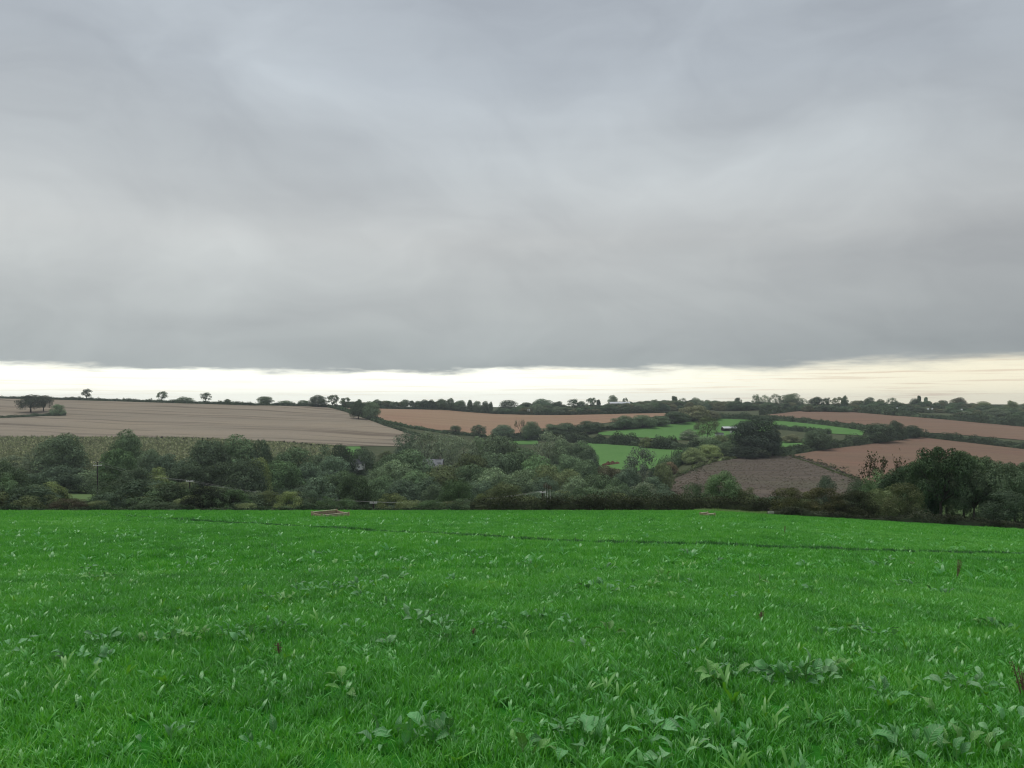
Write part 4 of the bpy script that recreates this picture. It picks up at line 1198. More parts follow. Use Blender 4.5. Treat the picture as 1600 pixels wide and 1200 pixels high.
M_PALEW = simple('pale_timber', (0.56, 0.50, 0.36), 0.8, 0.2, 0.25, 7)
M_SOIL = simple('soil', (0.035, 0.028, 0.022), 0.98, 0.05, 0.5, 5)

def box(cx, cy, cz, sx, sy, sz):
    v = [(cx+a*sx/2, cy+b*sy/2, cz+c*sz/2) for a in (-1, 1) for b in (-1, 1) for c in (-1, 1)]
    f = [(0, 1, 3, 2), (4, 6, 7, 5), (0, 4, 5, 1), (2, 3, 7, 6), (0, 2, 6, 4), (1, 5, 7, 3)]
    return v, f
def bevel_box(name, cx, cy, cz, sx, sy, sz, bev=0.01):
    bm = bmesh.new()
    bmesh.ops.create_cube(bm, size=1.0)
    bmesh.ops.scale(bm, vec=(sx, sy, sz), verts=bm.verts)
    bmesh.ops.bevel(bm, geom=list(bm.edges), offset=bev, segments=2, affect='EDGES')
    bmesh.ops.translate(bm, vec=(cx, cy, cz), verts=bm.verts)
    me = bpy.data.meshes.new(name); bm.to_mesh(me); bm.free()
    return me
def part(name, vf, mat, parent):
    me = mesh_np(name, *vf); me.materials.append(mat)
    return link(name, me, parent)
def gable_house(loc, rz, L, Wd, eave, ridge, wall, roof, label, cat='house', name='house', chimney=True, windows=(), over=0.3, streaks=False):
    r = tag(empty(name, (loc.x, loc.y, loc.z-0.3), rz), label, cat)
    l, w = L/2, Wd/2
    v = [(-l, -w, 0), (l, -w, 0), (l, w, 0), (-l, w, 0), (-l, -w, eave), (l, -w, eave), (l, w, eave), (-l, w, eave), (-l, 0, ridge-0.12), (l, 0, ridge-0.12)]
    f = [(0, 1, 5, 4), (2, 3, 7, 6), (1, 2, 6, 9, 5), (3, 0, 4, 8, 7), (0, 3, 2, 1)]
    part('wall', (v, f), wall, r)
    k = (ridge-eave)/w
    def slab(sg):
        a, b = w+over, 0
        return ([(-l-over, sg*a, eave-over*k), (l+over, sg*a, eave-over*k), (l+over, 0, ridge), (-l-over, 0, ridge),
                 (-l-over, sg*a, eave-over*k-0.12), (l+over, sg*a, eave-over*k-0.12), (l+over, 0, ridge-0.12), (-l-over, 0, ridge-0.12)],
                [(0, 1, 2, 3), (7, 6, 5, 4), (0, 4, 5, 1), (3, 2, 6, 7), (1, 5, 6, 2), (0, 3, 7, 4)])
    rf = part('roof', join([slab(-1), slab(1)]), roof, r)
    if streaks:      # courses of slipped and lichened slates
        for q in range(14):
            t = (q % 7+0.5)/7; xx = -l+L*((q*0.618) % 1)
            yy = -(w+over)*(1-t)
            zz = eave-over*k+(ridge-eave+over*k)*t
            sl = part('slate_course', box(xx, yy, zz+0.05, L*0.2, Wd*0.06, 0.06), M_TIN if q % 3 else M_DSLATE, rf)
    if chimney: part('chimney', box(l*0.75, 0, ridge+0.4, 0.8, 0.7, 1.6), wall, rf)
    for (face, u, z, ww, hh) in windows:
        if face == 'g':      # gable towards the viewer (the -x end)
            wd = part('window', box(-l-0.03, u, z, 0.08, ww, hh), M_WHITE, r); part('pane', box(-l-0.08, u, z, 0.04, ww*0.8, hh*0.8), M_GLASSD, wd)
        else:
            wd = part('window', box(u, -w-0.03, z, ww, 0.08, hh), M_WHITE, r); part('pane', box(u, -w-0.08, z, ww*0.8, 0.04, hh*0.8), M_GLASSD, wd)
    return r
g = at(557, 398); g.z = -(733-H)/F*398
gable_house(g, math.radians(72), 8.5, 5.0, 3.4, 5.2, M_WHITE, M_DSLATE, 'small white cottage gable peeping between the dark valley trees', 'cottage', 'cottage', windows=[('g', 0.3, 2.4, 1.5, 1.3), ('s', -2, 1.6, 1.1, 1.1)])
g = at(677, 395); g.z = -(738-H)/F*395
gable_house(g, math.radians(-4), 9.6, 8.0, 3.4, 7.0, M_STONE, M_SLATE, 'house with a mottled grey slate roof half hidden in the valley trees', 'house', 'house', windows=[('s', -3.2, 2.3, 1.1, 1.2), ('s', 0.2, 2.3, 1.1, 1.2), ('s', 3.0, 2.3, 1.1, 1.2)], streaks=True)
g = ground(1139, 673.5)
gable_house(g, math.radians(5), 12, 7, 3.0, 4.4, M_DARKW, M_TIN, 'long low shed with a white sheet roof below the upper pasture', 'shed', 'shed', chimney=False)
g = ground(1124, 682)
gable_house(g, math.radians(3), 6.2, 4, 2.6, 3.5, M_TIN, M_DSLATE, 'small dark-roofed white shed in front of the long shed', 'shed', 'shed', chimney=False, windows=[('s', -1.6, 1.5, 1.6, 1.0), ('s', 1.2, 1.5, 1.8, 1.0)])
g = ground(1142.5, 677.5)
gable_house(g, math.radians(80), 2.2, 2.2, 2.0, 2.7, M_WHITE, M_TIN, 'tiny white hut between the farm shed and the great dark tree', 'hut', 'hut', chimney=False, over=0.1)
g = at(968, 1060); g.z = -(634-H)/F*1060
gable_house(g, 0.02, 27, 9, 3.6, 5.6, M_STONE, M_TIN, 'long pale barn roof on the skyline wood', 'barn', 'barn', chimney=False)
for (px, py, w, lb) in [(1401.5, 637.6, 3.2, 'white speck of a cottage under the twiggy skyline tree'), (1450, 638.6, 3.4, 'white cottage at the start of the thin far pasture'), (1456.5, 638.4, 2.6, 'lower white outbuilding beside the far pasture cottage'), (1502.5, 639.6, 3.0, 'white cottage under the peaked skyline tree')]:
    g = at(px, 945); g.z = -(py+1.2-H)/F*945
    gable_house(g, 0.1, w*0.62/F*945, 1.7, 1.2, 1.9, M_WHITE, M_TIN, lb, 'cottage', 'cottage', chimney=False, over=0.1)
g = at(826, 985); g.z = -(642.6-H)/F*985
gable_house(g, 0.1, 3.2, 2.4, 1.7, 2.6, M_WHITE, M_TIN, 'white cottage speck beneath the bluish dome of the skyline wood', 'cottage', 'cottage', chimney=False, over=0.1)

# heap of red soil in the lower pasture
rng = np.random.default_rng(5)
g = ground(955, 726)
nu, nv = 22, 12
V = []
for i in range(nu+1):
    for j in range(nv+1):
        u = i/nu*2-1; v = j/nv*2-1
        k = max(0, 1-u*u)*max(0, 1-v*v)
        h = k**0.7*(2.1+0.7*math.sin(i*1.1)+0.5*rng.normal()*0.6)*(1.15-0.5*(u+1)/2)
        V.append((u*6.2, v*3.0, h+tz(g.x+u*6.2, g.y+v*3)-g.z-0.05))
Fc = [(i*(nv+1)+j, (i+1)*(nv+1)+j, (i+1)*(nv+1)+j+1, i*(nv+1)+j+1) for i in range(nu) for j in range(nv)]
me = mesh_np('soil_heap', V, Fc); me.materials.append(M_HEAP)
o = link('soil_heap', me); o.location = g
tag(o, 'long heap of red-brown soil at the bottom of the lower pasture', 'soil heap')

# ------------------------------------------------------------------ overhead line
M_POLE = simple('pole_wood', (0.055, 0.047, 0.040), 0.9, 0.1, 0.3, 4)
M_INS = simple('pale_insulator', (0.70, 0.70, 0.66), 0.4, 0.4, 0.08, 4)
M_ARM = simple('bleached_crossarm', (0.74, 0.73, 0.69), 0.7, 0.2, 0.15, 4)
ends = {}
def pole(px, top, d, aw, label, arms=1, pale=True, key=0):
    g = at(px, d); zt = -(top-H)/F*d; h = zt-g.z
    r = tag(empty('power_pole', g, 0.12), label, 'power pole', 'poles of the overhead line')
    part('post', tube([(0, 0, -0.3), (0, 0, h*0.5), (0, 0, h+0.1)], [0.21, 0.19, 0.16], 10), M_POLE, r)
    e = []
    for k in range(arms):
        z = h-0.12-k*0.95
        a = part('crossarm', box(0, -0.16, z, aw, 0.14, 0.20), M_ARM if pale or k else M_POLE, r)
        for u in (-0.44, -0.2, 0.2, 0.44):
            part('insulator', tube([(u*aw, -0.16, z+0.07), (u*aw, -0.16, z+0.16), (u*aw, -0.16, z+0.24), (u*aw, -0.16, z+0.30)], [0.05, 0.12, 0.12, 0.06], 8), M_INS, a)
            if k == 0 and abs(u) > 0.3: e.append(Vector((g.x+u*aw, g.y-0.16, g.z+z+0.3)))
    if arms > 1: part('switch_box', box(0, -0.22, 1.9, 0.34, 0.26, 0.5), M_INS, r)
    ends[key] = e
pole(152.3, 722.5, 274, 2.9, 'dark pole with two crossarms in the valley below the pale crop', 2, False, 1)
pole(296.5, 751.5, 226, 2.0, 'pole with one white crossarm just above the very dark round bush', 1, True, 2)
pole(583.5, 785, 180, 1.65, 'short-looking pole with a white crossarm over the field rim beside timber box', 1, True, 3)
pole(848, 768.5, 165, 1.3, 'pole top with pale fittings behind the thick dark hedge', 1, True, 4)
for a, b in ((1, 2), (2, 3), (3, 4)):
    for i in (0, 1):
        p, q = ends[a][i], ends[b][i]
        n = 16; pts = []
        for k in range(n+1):
            t = k/n; v = p.lerp(q, t); v.z -= 1.1*4*t*(1-t)
            pts.append(v)
        me = mesh_np('overhead_wire', *tube(pts, [0.012]*(n+1), 5), True); me.materials.append(M_ARM)
        o = link('overhead_wire', me)
        sp = {1: 'between the twin-crossarm pole and the middle pole', 2: 'between the middle pole and the pole at the field rim', 3: 'from the pole at the field rim towards the thick dark hedge'}[a]
        tag(o, 'thin %s wire %s' % ('lower-set' if i else 'far-side', sp), 'wire', 'overhead wires')
# pale birch-like stems behind the thick hedge
for i, (px, hh) in enumerate([(852.5, 3.4), (855.5, 3.9), (859.5, 3.6)]):
    g = at(px, 141)
    zt = -(756-H+i*2)/F*141
    r = tag(empty('sapling', g), ('slim pale sapling next to the pole top over the thick dark hedge', 'middle one of three slim pale saplings over the thick dark hedge', 'slim pale sapling farther along the thick hedge from the pole top')[i], 'tree', 'pale saplings behind the thick hedge')
    part('trunk', tube([(0, 0, -0.1), (0.05, 0, (zt-g.z)*0.5), (-0.02, 0, zt-g.z)], [0.06, 0.05, 0.02], 7), M_ARM, r)
    cme = leafy_clump('crown', 40+i, 240, 0.55, 1.0, 0.16)
    c = link('crown', cme, r); c.location = (0, 0, zt-g.z-0.7); c.color = (0.09, 0.085, 0.06, 1)
# two thin posts standing in the lower pasture
for px, tp, lb in ((1049.3, 704.5, 'taller thin dark post standing in the lower pasture by the climbing hedge'), (1052.6, 707, 'shorter thin post beside the taller one in the lower pasture')):
    g = ground(px, 717.5); h = -(tp-H)/F*g.y-g.z
    r = tag(empty('field_post', g), lb, 'post')
    part('shaft', tube([(0, 0, -0.2), (0, 0, h*0.6), (0, 0, h)], [0.16, 0.14, 0.12], 8), M_POLE, r)
    part('cap', tube([(0, 0, h), (0, 0, h+0.12), (0, 0, h+0.2)], [0.17, 0.17, 0.05], 8), M_POLE, r)

# ------------------------------------------------------------------ low timber boxes in the green field
def timber_box(px, py, size, hgt, rz, label, lean=False):
    g = ground(px, py, near=True)
    r = tag(empty('timber_box', g, rz), label, 'timber box')
    a = size/2
    nrow = 3
    ph = hgt/nrow
    for sd in range(4):
        rot = Matrix.Rotation(sd*math.pi/2, 4, 'Z')
        sl = math.sin(0.11)    # ground falls away from the viewer
        for k in range(nrow):
            me = bevel_box('plank', 0, -a, ph*(k+0.5)-0.02, size-0.02*k, 0.045, ph-0.012, 0.008)
            me.transform(rot); me.materials.append(M_PALEW if (k == nrow-1 and sd in (0,)) else M_WOOD)
            link('plank', me, r)
        pm = bevel_box('post', -a-0.028, -a-0.028, hgt*0.5, 0.08, 0.08, hgt+0.12, 0.01)
        pm.transform(rot); pm.materials.append(M_PALEW if sd == 0 else M_WOOD)
        link('post', pm, r)
        for j in range(3):
            sm = bevel_box('stake', -a+size*(j+1)/4, -a-0.045, hgt*0.46, 0.06, 0.04, hgt*0.92, 0.006)
            sm.transform(rot); sm.materials.append(M_WOOD)
            link('stake', sm, r)
    for sd in (0, 2):
        me = bevel_box('capping', 0, -a, hgt+0.012, size*0.96, 0.12, 0.03, 0.006)
        me.transform(Matrix.Rotation(sd*math.pi/2+math.pi/2*0, 4, 'Z')); me.materials.append(M_PALEW)
        link('capping', me, r)
    part('soil_bed', box(0, 0, hgt*0.25, size-0.08, size-0.08, hgt*0.4), M_SOIL, r)
    return r
timber_box(516, 808.8, 1.72, 0.34, math.radians(38), 'large low timber box with pale capping sunk in the green field')
timber_box(1105.5, 807.6, 0.62, 0.24, math.radians(30), 'small low timber box with a pale plank far out in the green field')

# gatepost and pale trough where the dark hedge ends
g = at(1200.5, 103)
r = tag(empty('gatepost', g), 'dark gatepost at the end of the bramble hedge by the field corner', 'gatepost')
part('shaft', tube([(0, 0, -0.2), (0, 0, 0.45), (0, 0, 0.85)], [0.11, 0.11, 0.10], 8), M_POLE, r)
part('cap', tube([(0, 0, 0.85), (0, 0, 0.9), (0, 0, 0.94)], [0.12, 0.12, 0.04], 8), M_POLE, r)
g = at(1204.5, 102)
r = tag(empty('trough', g, 0.1), 'small pale water trough beside the gatepost at the field corner', 'trough')
V, Fc = join([box(0, -0.16, 0.45, 0.62, 0.04, 0.26), box(0, 0.16, 0.45, 0.62, 0.04, 0.26), box(-0.33, 0, 0.45, 0.04, 0.36, 0.26), box(0.33, 0, 0.45, 0.04, 0.36, 0.26), box(0, 0, 0.335, 0.62, 0.28, 0.03)])
part('basin', (V, Fc), M_CREAM, r)
for sx in (-0.25, 0.25): part('leg', box(sx, 0, 0.15, 0.06, 0.26, 0.34), M_POLE, r)

# ------------------------------------------------------------------ broad-leaved docks in the grass
def dock_leaf(name, seed, broad=0.5):
    """one leaf along +X, unit length: stalk, folded midrib, wavy margin, drooping tip"""
    rng = random.Random(seed)
    nx, ny = 9, 6
    V = []
    ph = rng.random()*6
    droop = rng.uniform(0.25, 0.6)
    for i in range(nx+1):
        u = i/nx
        w = broad*0.5*(math.sin(math.pi*min(1, max(0, (u-0.1)/0.9))**0.72))**0.75 if u > 0.1 else 0.012
        w = max(w, 0.012)
        x = u*(1-0.12*u*droop); z = 0.32*math.sin(u*2.3)*0.8-droop*u*u*0.55
        for j in range(ny+1):
            v = j/ny*2-1
            zz = z+abs(v)*w*0.28+0.035*math.sin(u*15+ph+(2.1 if v > 0 else 0))*abs(v)**1.5*(1 if u > .1 else 0)
            V.append((x, v*w, zz))
    Fc = [(i*(ny+1)+j, (i+1)*(ny+1)+j, (i+1)*(ny+1)+j+1, i*(ny+1)+j+1) for i in range(nx) for j in range(ny)]
    me = mesh_np(name, V, Fc, True)
    return me
def dock_mat():
    m, N, out = new_mat('dock_leaf')
    oi = N.n('ShaderNodeObjectInfo')
    tcn = N.n('ShaderNodeTexCoord').outputs['Object']
    x, y, z = N.sep(tcn)
    ve = N.n('ShaderNodeTexWave', wave_type='BANDS', bands_direction='X')
    N.put(ve.inputs['Vector'], N.xyz(N.m('SUBTRACT', x, N.m('MULTIPLY', N.m('ABSOLUTE', y), 0.8)), 0.0, 0.0))
    ve.inputs['Scale'].default_value = 2.6; ve.inputs['Distortion'].default_value = 0.6
    rib = N.ss(N.m('ABSOLUTE', y), 0.02, 0.0)
    nz = N.noise(tcn, 5, 4, 0.6)
    c = N.mix(1.0, oi.outputs['Color'], N.ramp(nz, [(0.3, (0.8, 0.82, 0.75)), (0.75, (1.2, 1.15, 1.1))]), 'MULTIPLY')
    c = N.mix(N.m('MULTIPLY', N.ss(ve.outputs['Fac'], 0.75, 1.0), 0.22), c, (0.22, 0.36, 0.18))
    c = N.mix(N.m('MULTIPLY', rib, 0.55), c, (0.30, 0.42, 0.22))
    c = N.mix(N.m('MULTIPLY', N.ss(N.noise(tcn, 11, 2, 0.5), 0.66, 0.74), 0.5), c, (0.16, 0.12, 0.06))
    p = N.n('ShaderNodeBsdfPrincipled')
    N.put(p.inputs['Base Color'], c); p.inputs['Roughness'].default_value = 0.45; p.inputs['Specular IOR Level'].default_value = 0.4
    b = N.n('ShaderNodeBump'); b.inputs['Strength'].default_value = 0.35; b.inputs['Distance'].default_value = 0.01
    N.put(b.inputs['Height'], ve.outputs['Fac']); N.t.links.new(b.outputs[0], p.inputs['Normal'])
    t = N.n('ShaderNodeBsdfTranslucent'); N.put(t.inputs['Color'], N.mix(1.0, c, (1.0, 1.1, 0.5), 'MULTIPLY'))
    mx = N.n('ShaderNodeMixShader'); mx.inputs[0].default_value = 0.2
    L = N.t.links.new
    L(p.outputs[0], mx.inputs[1]); L(t.outputs[0], mx.inputs[2]); L(mx.outputs[0], out.inputs['Surface'])
    return m
M_DOCK = dock_mat()
LEAVES = [dock_leaf('leaf', i, b) for i, b in enumerate((0.42, 0.5, 0.58, 0.36, 0.3))]
for l in LEAVES: l.materials.append(M_DOCK)
rd = random.Random(99)
DOCKC = [(0.125, 0.375, 0.125), (0.16, 0.42, 0.165), (0.10, 0.33, 0.095), (0.17, 0.42, 0.095), (0.20, 0.45, 0.19)]
def dock(px, py, size, label, n=7, flat=0.5, near=True, group=None):
    g = ground(px, py, near=True)
    r = tag(empty('dock_plant', (g.x, g.y, g.z+0.075), rd.uniform(0, 6.28)), label, 'dock plant', group)
    cc = rd.choice(DOCKC); fl2 = 0.35+0.55*flat
    n = int(n*1.5)
    for i in range(n):
        o = bpy.data.objects.new('leaf', rd.choice(LEAVES)); COL.objects.link(o); o.parent = r
        a = rd.uniform(0, 6.28)
        rr = size*0.75*math.sqrt(rd.random())
        L = size*rd.uniform(0.35, 0.85)
        b = rd.uniform(0, 6.28)
        o.location = (math.cos(b)*rr, math.sin(b)*rr, rd.uniform(-0.03, 0.03))
        up = rd.uniform(0.0, 0.4) if rd.random() < fl2 else rd.uniform(0.5, 1.25)
        o.rotation_euler = Euler((rd.uniform(-.7, .7), -up, b+rd.uniform(-1.2, 1.2)), 'XYZ')
        o.scale = (L, L*rd.uniform(0.7, 1.15), L)
        k = rd.uniform(0.7, 1.25)
        o.color = (cc[0]*k, cc[1]*k, cc[2]*k, 1)
    return r
for px, py, s, n, fl, lb in [
 (12, 1026, 0.30, 6, .7, 'pale dock half cut by the picture edge, beside a dark tuft'),
 (160, 1010, 0.26, 7, .6, 'broad pale dock near the row of docks, first from the picture edge'),
 (112, 1044, 0.28, 7, .7, 'flat dock with several leaves below the first broad pale dock'),
 (172, 1040, 0.24, 6, .5, 'dock with one upright round leaf beside the flat dock'),
 (232, 1012, 0.22, 5, .7, 'thin-leaved dock at the start of the long dock row'),
 (258, 1010, 0.24, 6, .7, 'dock with a dark gap under it in the long dock row'),
 (292, 1000, 0.26, 7, .6, 'spreading dock in the middle of the long dock row'),
 (318, 1006, 0.24, 6, .6, 'dock beside the spreading one in the long dock row'),
 (366, 1000, 0.27, 8, .5, 'big pale dock at the far end of the long dock row'),
 (388, 1008, 0.25, 7, .6, 'dock with a dark hollow under it, last of the long dock row'),
 (428, 990, 0.24, 6, .5, 'dock with a yellowing leaf beside the small seed stalk'),
 (456, 992, 0.22, 6, .6, 'pale dock just past the small seed stalk'),
 (262, 1178, 0.28, 5, .15, 'upright dock with a big round leaf low in the picture'),
 (412, 1185, 0.24, 4, .3, 'dock with a narrow raised leaf at the bottom edge'),
 (484, 928, 0.34, 8, .6, 'broad dock patch with ribbed leaves, first of the upper pair'),
 (520, 930, 0.36, 9, .5, 'broad dock patch with ribbed leaves, second of the upper pair'),
 (440, 945, 0.26, 6, .6, 'low pale dock near the upper pair of dock patches'),
 (568, 938, 0.22, 5, .4, 'dock with one upright leaf past the upper pair'),
 (598, 956, 0.26, 6, .7, 'dock with curled dark-edged leaves below the upper pair'),
 (548, 990, 0.22, 5, .6, 'small dock with white-backed leaves in mid field'),
 (650, 978, 0.34, 9, .4, 'bright star-shaped dock in mid field'),
 (692, 985, 0.24, 6, .6, 'dull dock beside the bright star-shaped one'),
 (697, 1004, 0.22, 5, .2, 'dock with an upright spear leaf below the star-shaped one'),
 (768, 992, 0.26, 7, .5, 'dock in thin grass beside the brown tuft'),
 (610, 1018, 0.22, 6, .6, 'pale low dock beneath the spear-leaved one'),
 (545, 1086, 0.24, 6, .5, 'lobed pale dock alone in the lower grass'),
 (612, 1170, 0.26, 6, .4, 'dock with a limp leaf beside the large dock near the bottom edge'),
 (655, 1172, 0.34, 8, .3, 'large dock with round shiny leaves near the bottom edge'),
 (695, 1164, 0.28, 7, .5, 'dock with folded bluish leaves beside the large dock near the bottom edge'),
 (850, 1170, 0.30, 6, .3, 'dock with one big bluish leaf at the bottom edge'),
 (918, 1185, 0.36, 8, .5, 'biggest dock with a drooping folded leaf at the bottom edge'),
 (838, 1198, 0.26, 4, .05, 'dock with an upright pointed leaf at the bottom edge'),
 (1008, 1192, 0.24, 4, .2, 'dock with a round leaf in front of the biggest dock'),
 (1060, 1200, 0.30, 5, .3, 'dock cut by the bottom edge past the round-leaved one'),
 (1030, 1150, 0.24, 6, .5, 'dock with a fan of small leaves over the bottom edge'),
 (1128, 1072, 0.30, 7, .6, 'dock with one pale tent-shaped leaf'),
 (1158, 1064, 0.24, 6, .7, 'low dock joined to the tent-leaved one'),
 (1128, 1178, 0.22, 5, .6, 'dock with a white-backed leaf near the bottom edge'),
 (1076, 1045, 0.22, 5, .4, 'dock with a pair of raised oval leaves'),
 (1228, 1076, 0.32, 8, .5, 'ribbed pale dock, first in the big dock cluster'),
 (1248, 1078, 0.34, 9, .4, 'largest ribbed dock in the middle of the big dock cluster'),
 (1272, 1064, 0.28, 7, .4, 'bright dock at the back of the big dock cluster'),
 (1280, 1080, 0.24, 6, .6, 'low dock at the front of the big dock cluster'),
 (1306, 1062, 0.28, 7, .7, 'trailing dock at the end of the big dock cluster'),
 (1376, 1098, 0.26, 6, .5, 'round-leaved dock past the big dock cluster'),
 (1340, 1172, 0.26, 6, .6, 'dock with flattened white-edged leaves below the big cluster'),
 (1485, 1084, 0.30, 5, .7, 'two-lobed flat dock beside the brown seed stalk at the edge'),
 (1512, 1082, 0.26, 5, .6, 'flat dock joined to the two-lobed one'),
 (1545, 1085, 0.22, 5, .6, 'small dock between the two-lobed one and the edge seed stalk'),
 (1480, 1124, 0.24, 5, .7, 'dock with narrow white-backed leaves below the two-lobed one'),
 (1538, 1178, 0.32, 5, .3, 'dock with a veined oval leaf near the corner'),
 (1505, 1192, 0.28, 5, .4, 'dock with crumpled leaves at the bottom edge near the corner'),
 (1410, 1190, 0.30, 6, .6, 'spreading dock at the bottom edge'),
 (1478, 1204, 0.28, 4, .3, 'bright yellow-green dock cut by the bottom edge'),
 (1570, 1150, 0.26, 6, .3, 'yellow-green upright dock near the corner'),
 (1376, 1004, 0.24, 7, .6, 'wide dock by the dark hole in mid field'),
 (1352, 1000, 0.20, 5, .6, 'dock on the dark hole in mid field'),
 (1290, 1000, 0.24, 6, .6, 'dock with long trailing leaves in mid field'),
 (1322, 992, 0.22, 6, .6, 'dock between the trailing one and the dark hole'),
 (1555, 990, 0.26, 6, .7, 'flat dock in a dark hollow under the brown seed stalk'),
 (1540, 985, 0.24, 6, .5, 'pale pointed dock under the brown seed stalk'),
 (840, 972, 0.24, 6, .7, 'bluish flat dock in mid field'),
 (892, 980, 0.22, 6, .6, 'dull dock past the bluish flat one'),
 (950, 1000, 0.22, 5, .6, 'pale dock row-mate past the dull dock'),
 (908, 1022, 0.22, 5, .6, 'small bluish dock in mid field'),
 (1112, 1012, 0.20, 4, .7, 'dock with a single white-backed leaf in mid field'),
]:
    dock(px, py, s*0.72, lb, n, fl)
for i in range(46):
    px, py = rd.uniform(20, 1590), rd.uniform(868, 945)
    dock(px, py, rd.uniform(0.16, 0.24), 'small low dock scattered in the far half of the green field', 5, 0.6, group='small far docks')

# brown dock seed stalks
M_SEED = simple('brown_seed', (0.16, 0.10, 0.07), 0.9, 0.1, 0.4, 30)
M_STALK = simple('brown_stalk', (0.20, 0.14, 0.09), 0.9, 0.1, 0.3, 30)
def seed_stalk(px, py, h, label, stems=4, seed=1):
    g = ground(px, py, near=True)
    rng = np.random.default_rng(seed)
    r = tag(empty('seed_stalk', g), label, 'seed stalk')
    for s in range(stems):
        a = rng.uniform(0, 6.28); ln = rng.uniform(0.05, 0.3)*h
        top = np.array([math.cos(a)*ln, math.sin(a)*ln, h*rng.uniform(0.75, 1.0)])
        b = np.array([rng.normal()*0.015, rng.normal()*0.015, -0.02])
        mid = (b+top)/2+np.array([0, 0, 0.05*h])
        part('stem', tube([b, mid, top], [0.006, 0.005, 0.003], 6), M_STALK, r)
        n = 60
        t = rng.uniform(0.42, 1.02, n)
        P = np.where(t[:, None] < 0.5, b+(mid-b)*(t*2)[:, None], mid+(top-mid)*((t-0.5)*2)[:, None])
        P = P+rng.normal(size=(n, 3))*0.014
        me = mesh_quads('seed_head', leaf_quads(P, unit_dirs(n, rng), 0.012*rng.uniform(0.6, 1.4, n), rng, 0.8))
        me.materials.append(M_SEED)
        link('seed_head', me, r)
    return r
seed_stalk(1495, 906, 0.44, 'brown seed stalk with a dark forked top standing in the green field', 5, 3)
seed_stalk(1597, 1100, 0.32, 'brown seed stalk cut by the picture edge', 5, 4)
seed_stalk(437, 1030, 0.17, 'short thin brown seed stalk beside the dock row', 2, 6)
seed_stalk(742, 1000, 0.10, 'stubby brown tuft of seed beside the docks of mid field', 3, 8)
seed_stalk(1187, 975, 0.15, 'thin reddish seed stalk in mid field', 2, 9)
seed_stalk(1226, 836, 0.36, 'small dark weed stalk in the far green field near the hedge corner', 3, 10)

# ------------------------------------------------------------------ grass
TRK = [(-60, 800), (120, 803.5), (250, 811), (420, 821), (560, 829.5), (700, 837), (840, 845), (1000, 852), (1200, 857), (1330, 861), (1480, 865), (1620, 868.5), (1760, 871)]
trk = np.array([tuple(ground(px, py, near=True)[:2]) for px, py in TRK])
trk = trk[trk[:, 1] < 75]
def dist_track(q):
    best = np.full(len(q), 1e9)
    for a, b in zip(trk[:-1], trk[1:]):
        ab = b-a; t = np.clip(((q-a)@ab)/(ab@ab), 0, 1)
        best = np.minimum(best, np.linalg.norm(q-(a+t[:, None]*ab), axis=1))
    return best
gr = np.random.default_rng(77)
def wedge(d0, d1, dens, edge=False):
    area = 0.70*(d1*d1-d0*d0)+3.0*(d1-d0)
    n = int(area*dens)
    y = np.sqrt(gr.uniform((d0+1.0)**2, (d1+1.0)**2, n))-1.0
    x = gr.uniform(-1, 1, n)*(0.70*y+1.5)
    return np.c_[x, y]
def vnoise(q, s, seed):
    r = np.random.default_rng(seed)
    k = np.zeros(len(q))
    for i in range(5):
        a = r.uniform(0, 6.28); f = r.uniform(0.5, 1.6)*s
        k += np.sin((q[:, 0]*math.cos(a)+q[:, 1]*math.sin(a))*f+r.uniform(0, 6))
    return k/5
def field_ok(q):
    px = 800+F*q[:, 0]/q[:, 1]
    lim = np.where(px < 1085, 125.5, np.where(px < 1200, 121-(px-1085)*0.145, 103-(px-1204)*0.021))
    return q[:, 1] < lim
def sow(name, q, variants, hs, label, tilt=0.12):
    m = len(q)
    P = np.c_[q, terrain(q[:, 0], q[:, 1])-0.005]
    s = gr.uniform(0.75, 1.3, m)*(1+0.28*vnoise(q, 1.6, 5)+0.2*vnoise(q, 0.5, 6))
    rot = np.c_[gr.normal(size=m)*tilt, gr.normal(size=m)*tilt, gr.uniform(0, 6.28, m)]
    return scatter(name, P, rot, np.c_[s**0.5, s**0.5, s*hs], gr.integers(0, len(variants), m), variants, label)
def keep_track(q, w=0.42):
    return q[dist_track(q) > w*gr.uniform(0.6, 1.3, len(q))]
v1 = [source('shape', blades('tuft', 100+i, 34, 0.085, 0.088, 0.0068, M_GRASS, 0.9)) for i in range(6)]
v2 = [source('shape', blades('tuft', 120+i, 44, 0.17, 0.10, 0.0105, M_GRASS, 0.8)) for i in range(5)]
v3 = [source('shape', blades('tuft', 140+i, 70, 0.5, 0.125, 0.024, M_GRASS, 0.7)) for i in range(5)]
sow('grass', wedge(3.4, 15, 125), v1, 1.0, 'short dense green grass close to the viewer')
sow('grass', keep_track(wedge(15, 42, 27)), v2, 1.0, 'green grass across the middle of the field')
q = wedge(42, 127, 3.2); q = q[field_ok(q)]
sow('grass', keep_track(q, 0.5), v3, 1.0, 'green grass on the far part of the field')
# the wheel rut: a narrow line of tufts coloured dark to stand for its shade
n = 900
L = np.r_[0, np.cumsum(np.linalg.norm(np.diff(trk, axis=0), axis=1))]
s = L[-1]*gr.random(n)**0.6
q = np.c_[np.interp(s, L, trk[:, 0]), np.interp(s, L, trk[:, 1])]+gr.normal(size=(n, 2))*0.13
v4 = [source('shape', blades('tuft', 160+i, 40, 0.16, 0.14, 0.012, M_RUT_SHADE, 0.7)) for i in range(3)]
sow('rut_shade_tufts', q, v4, 0.8, 'line of tufts coloured dark for the shade of a rut across the field')
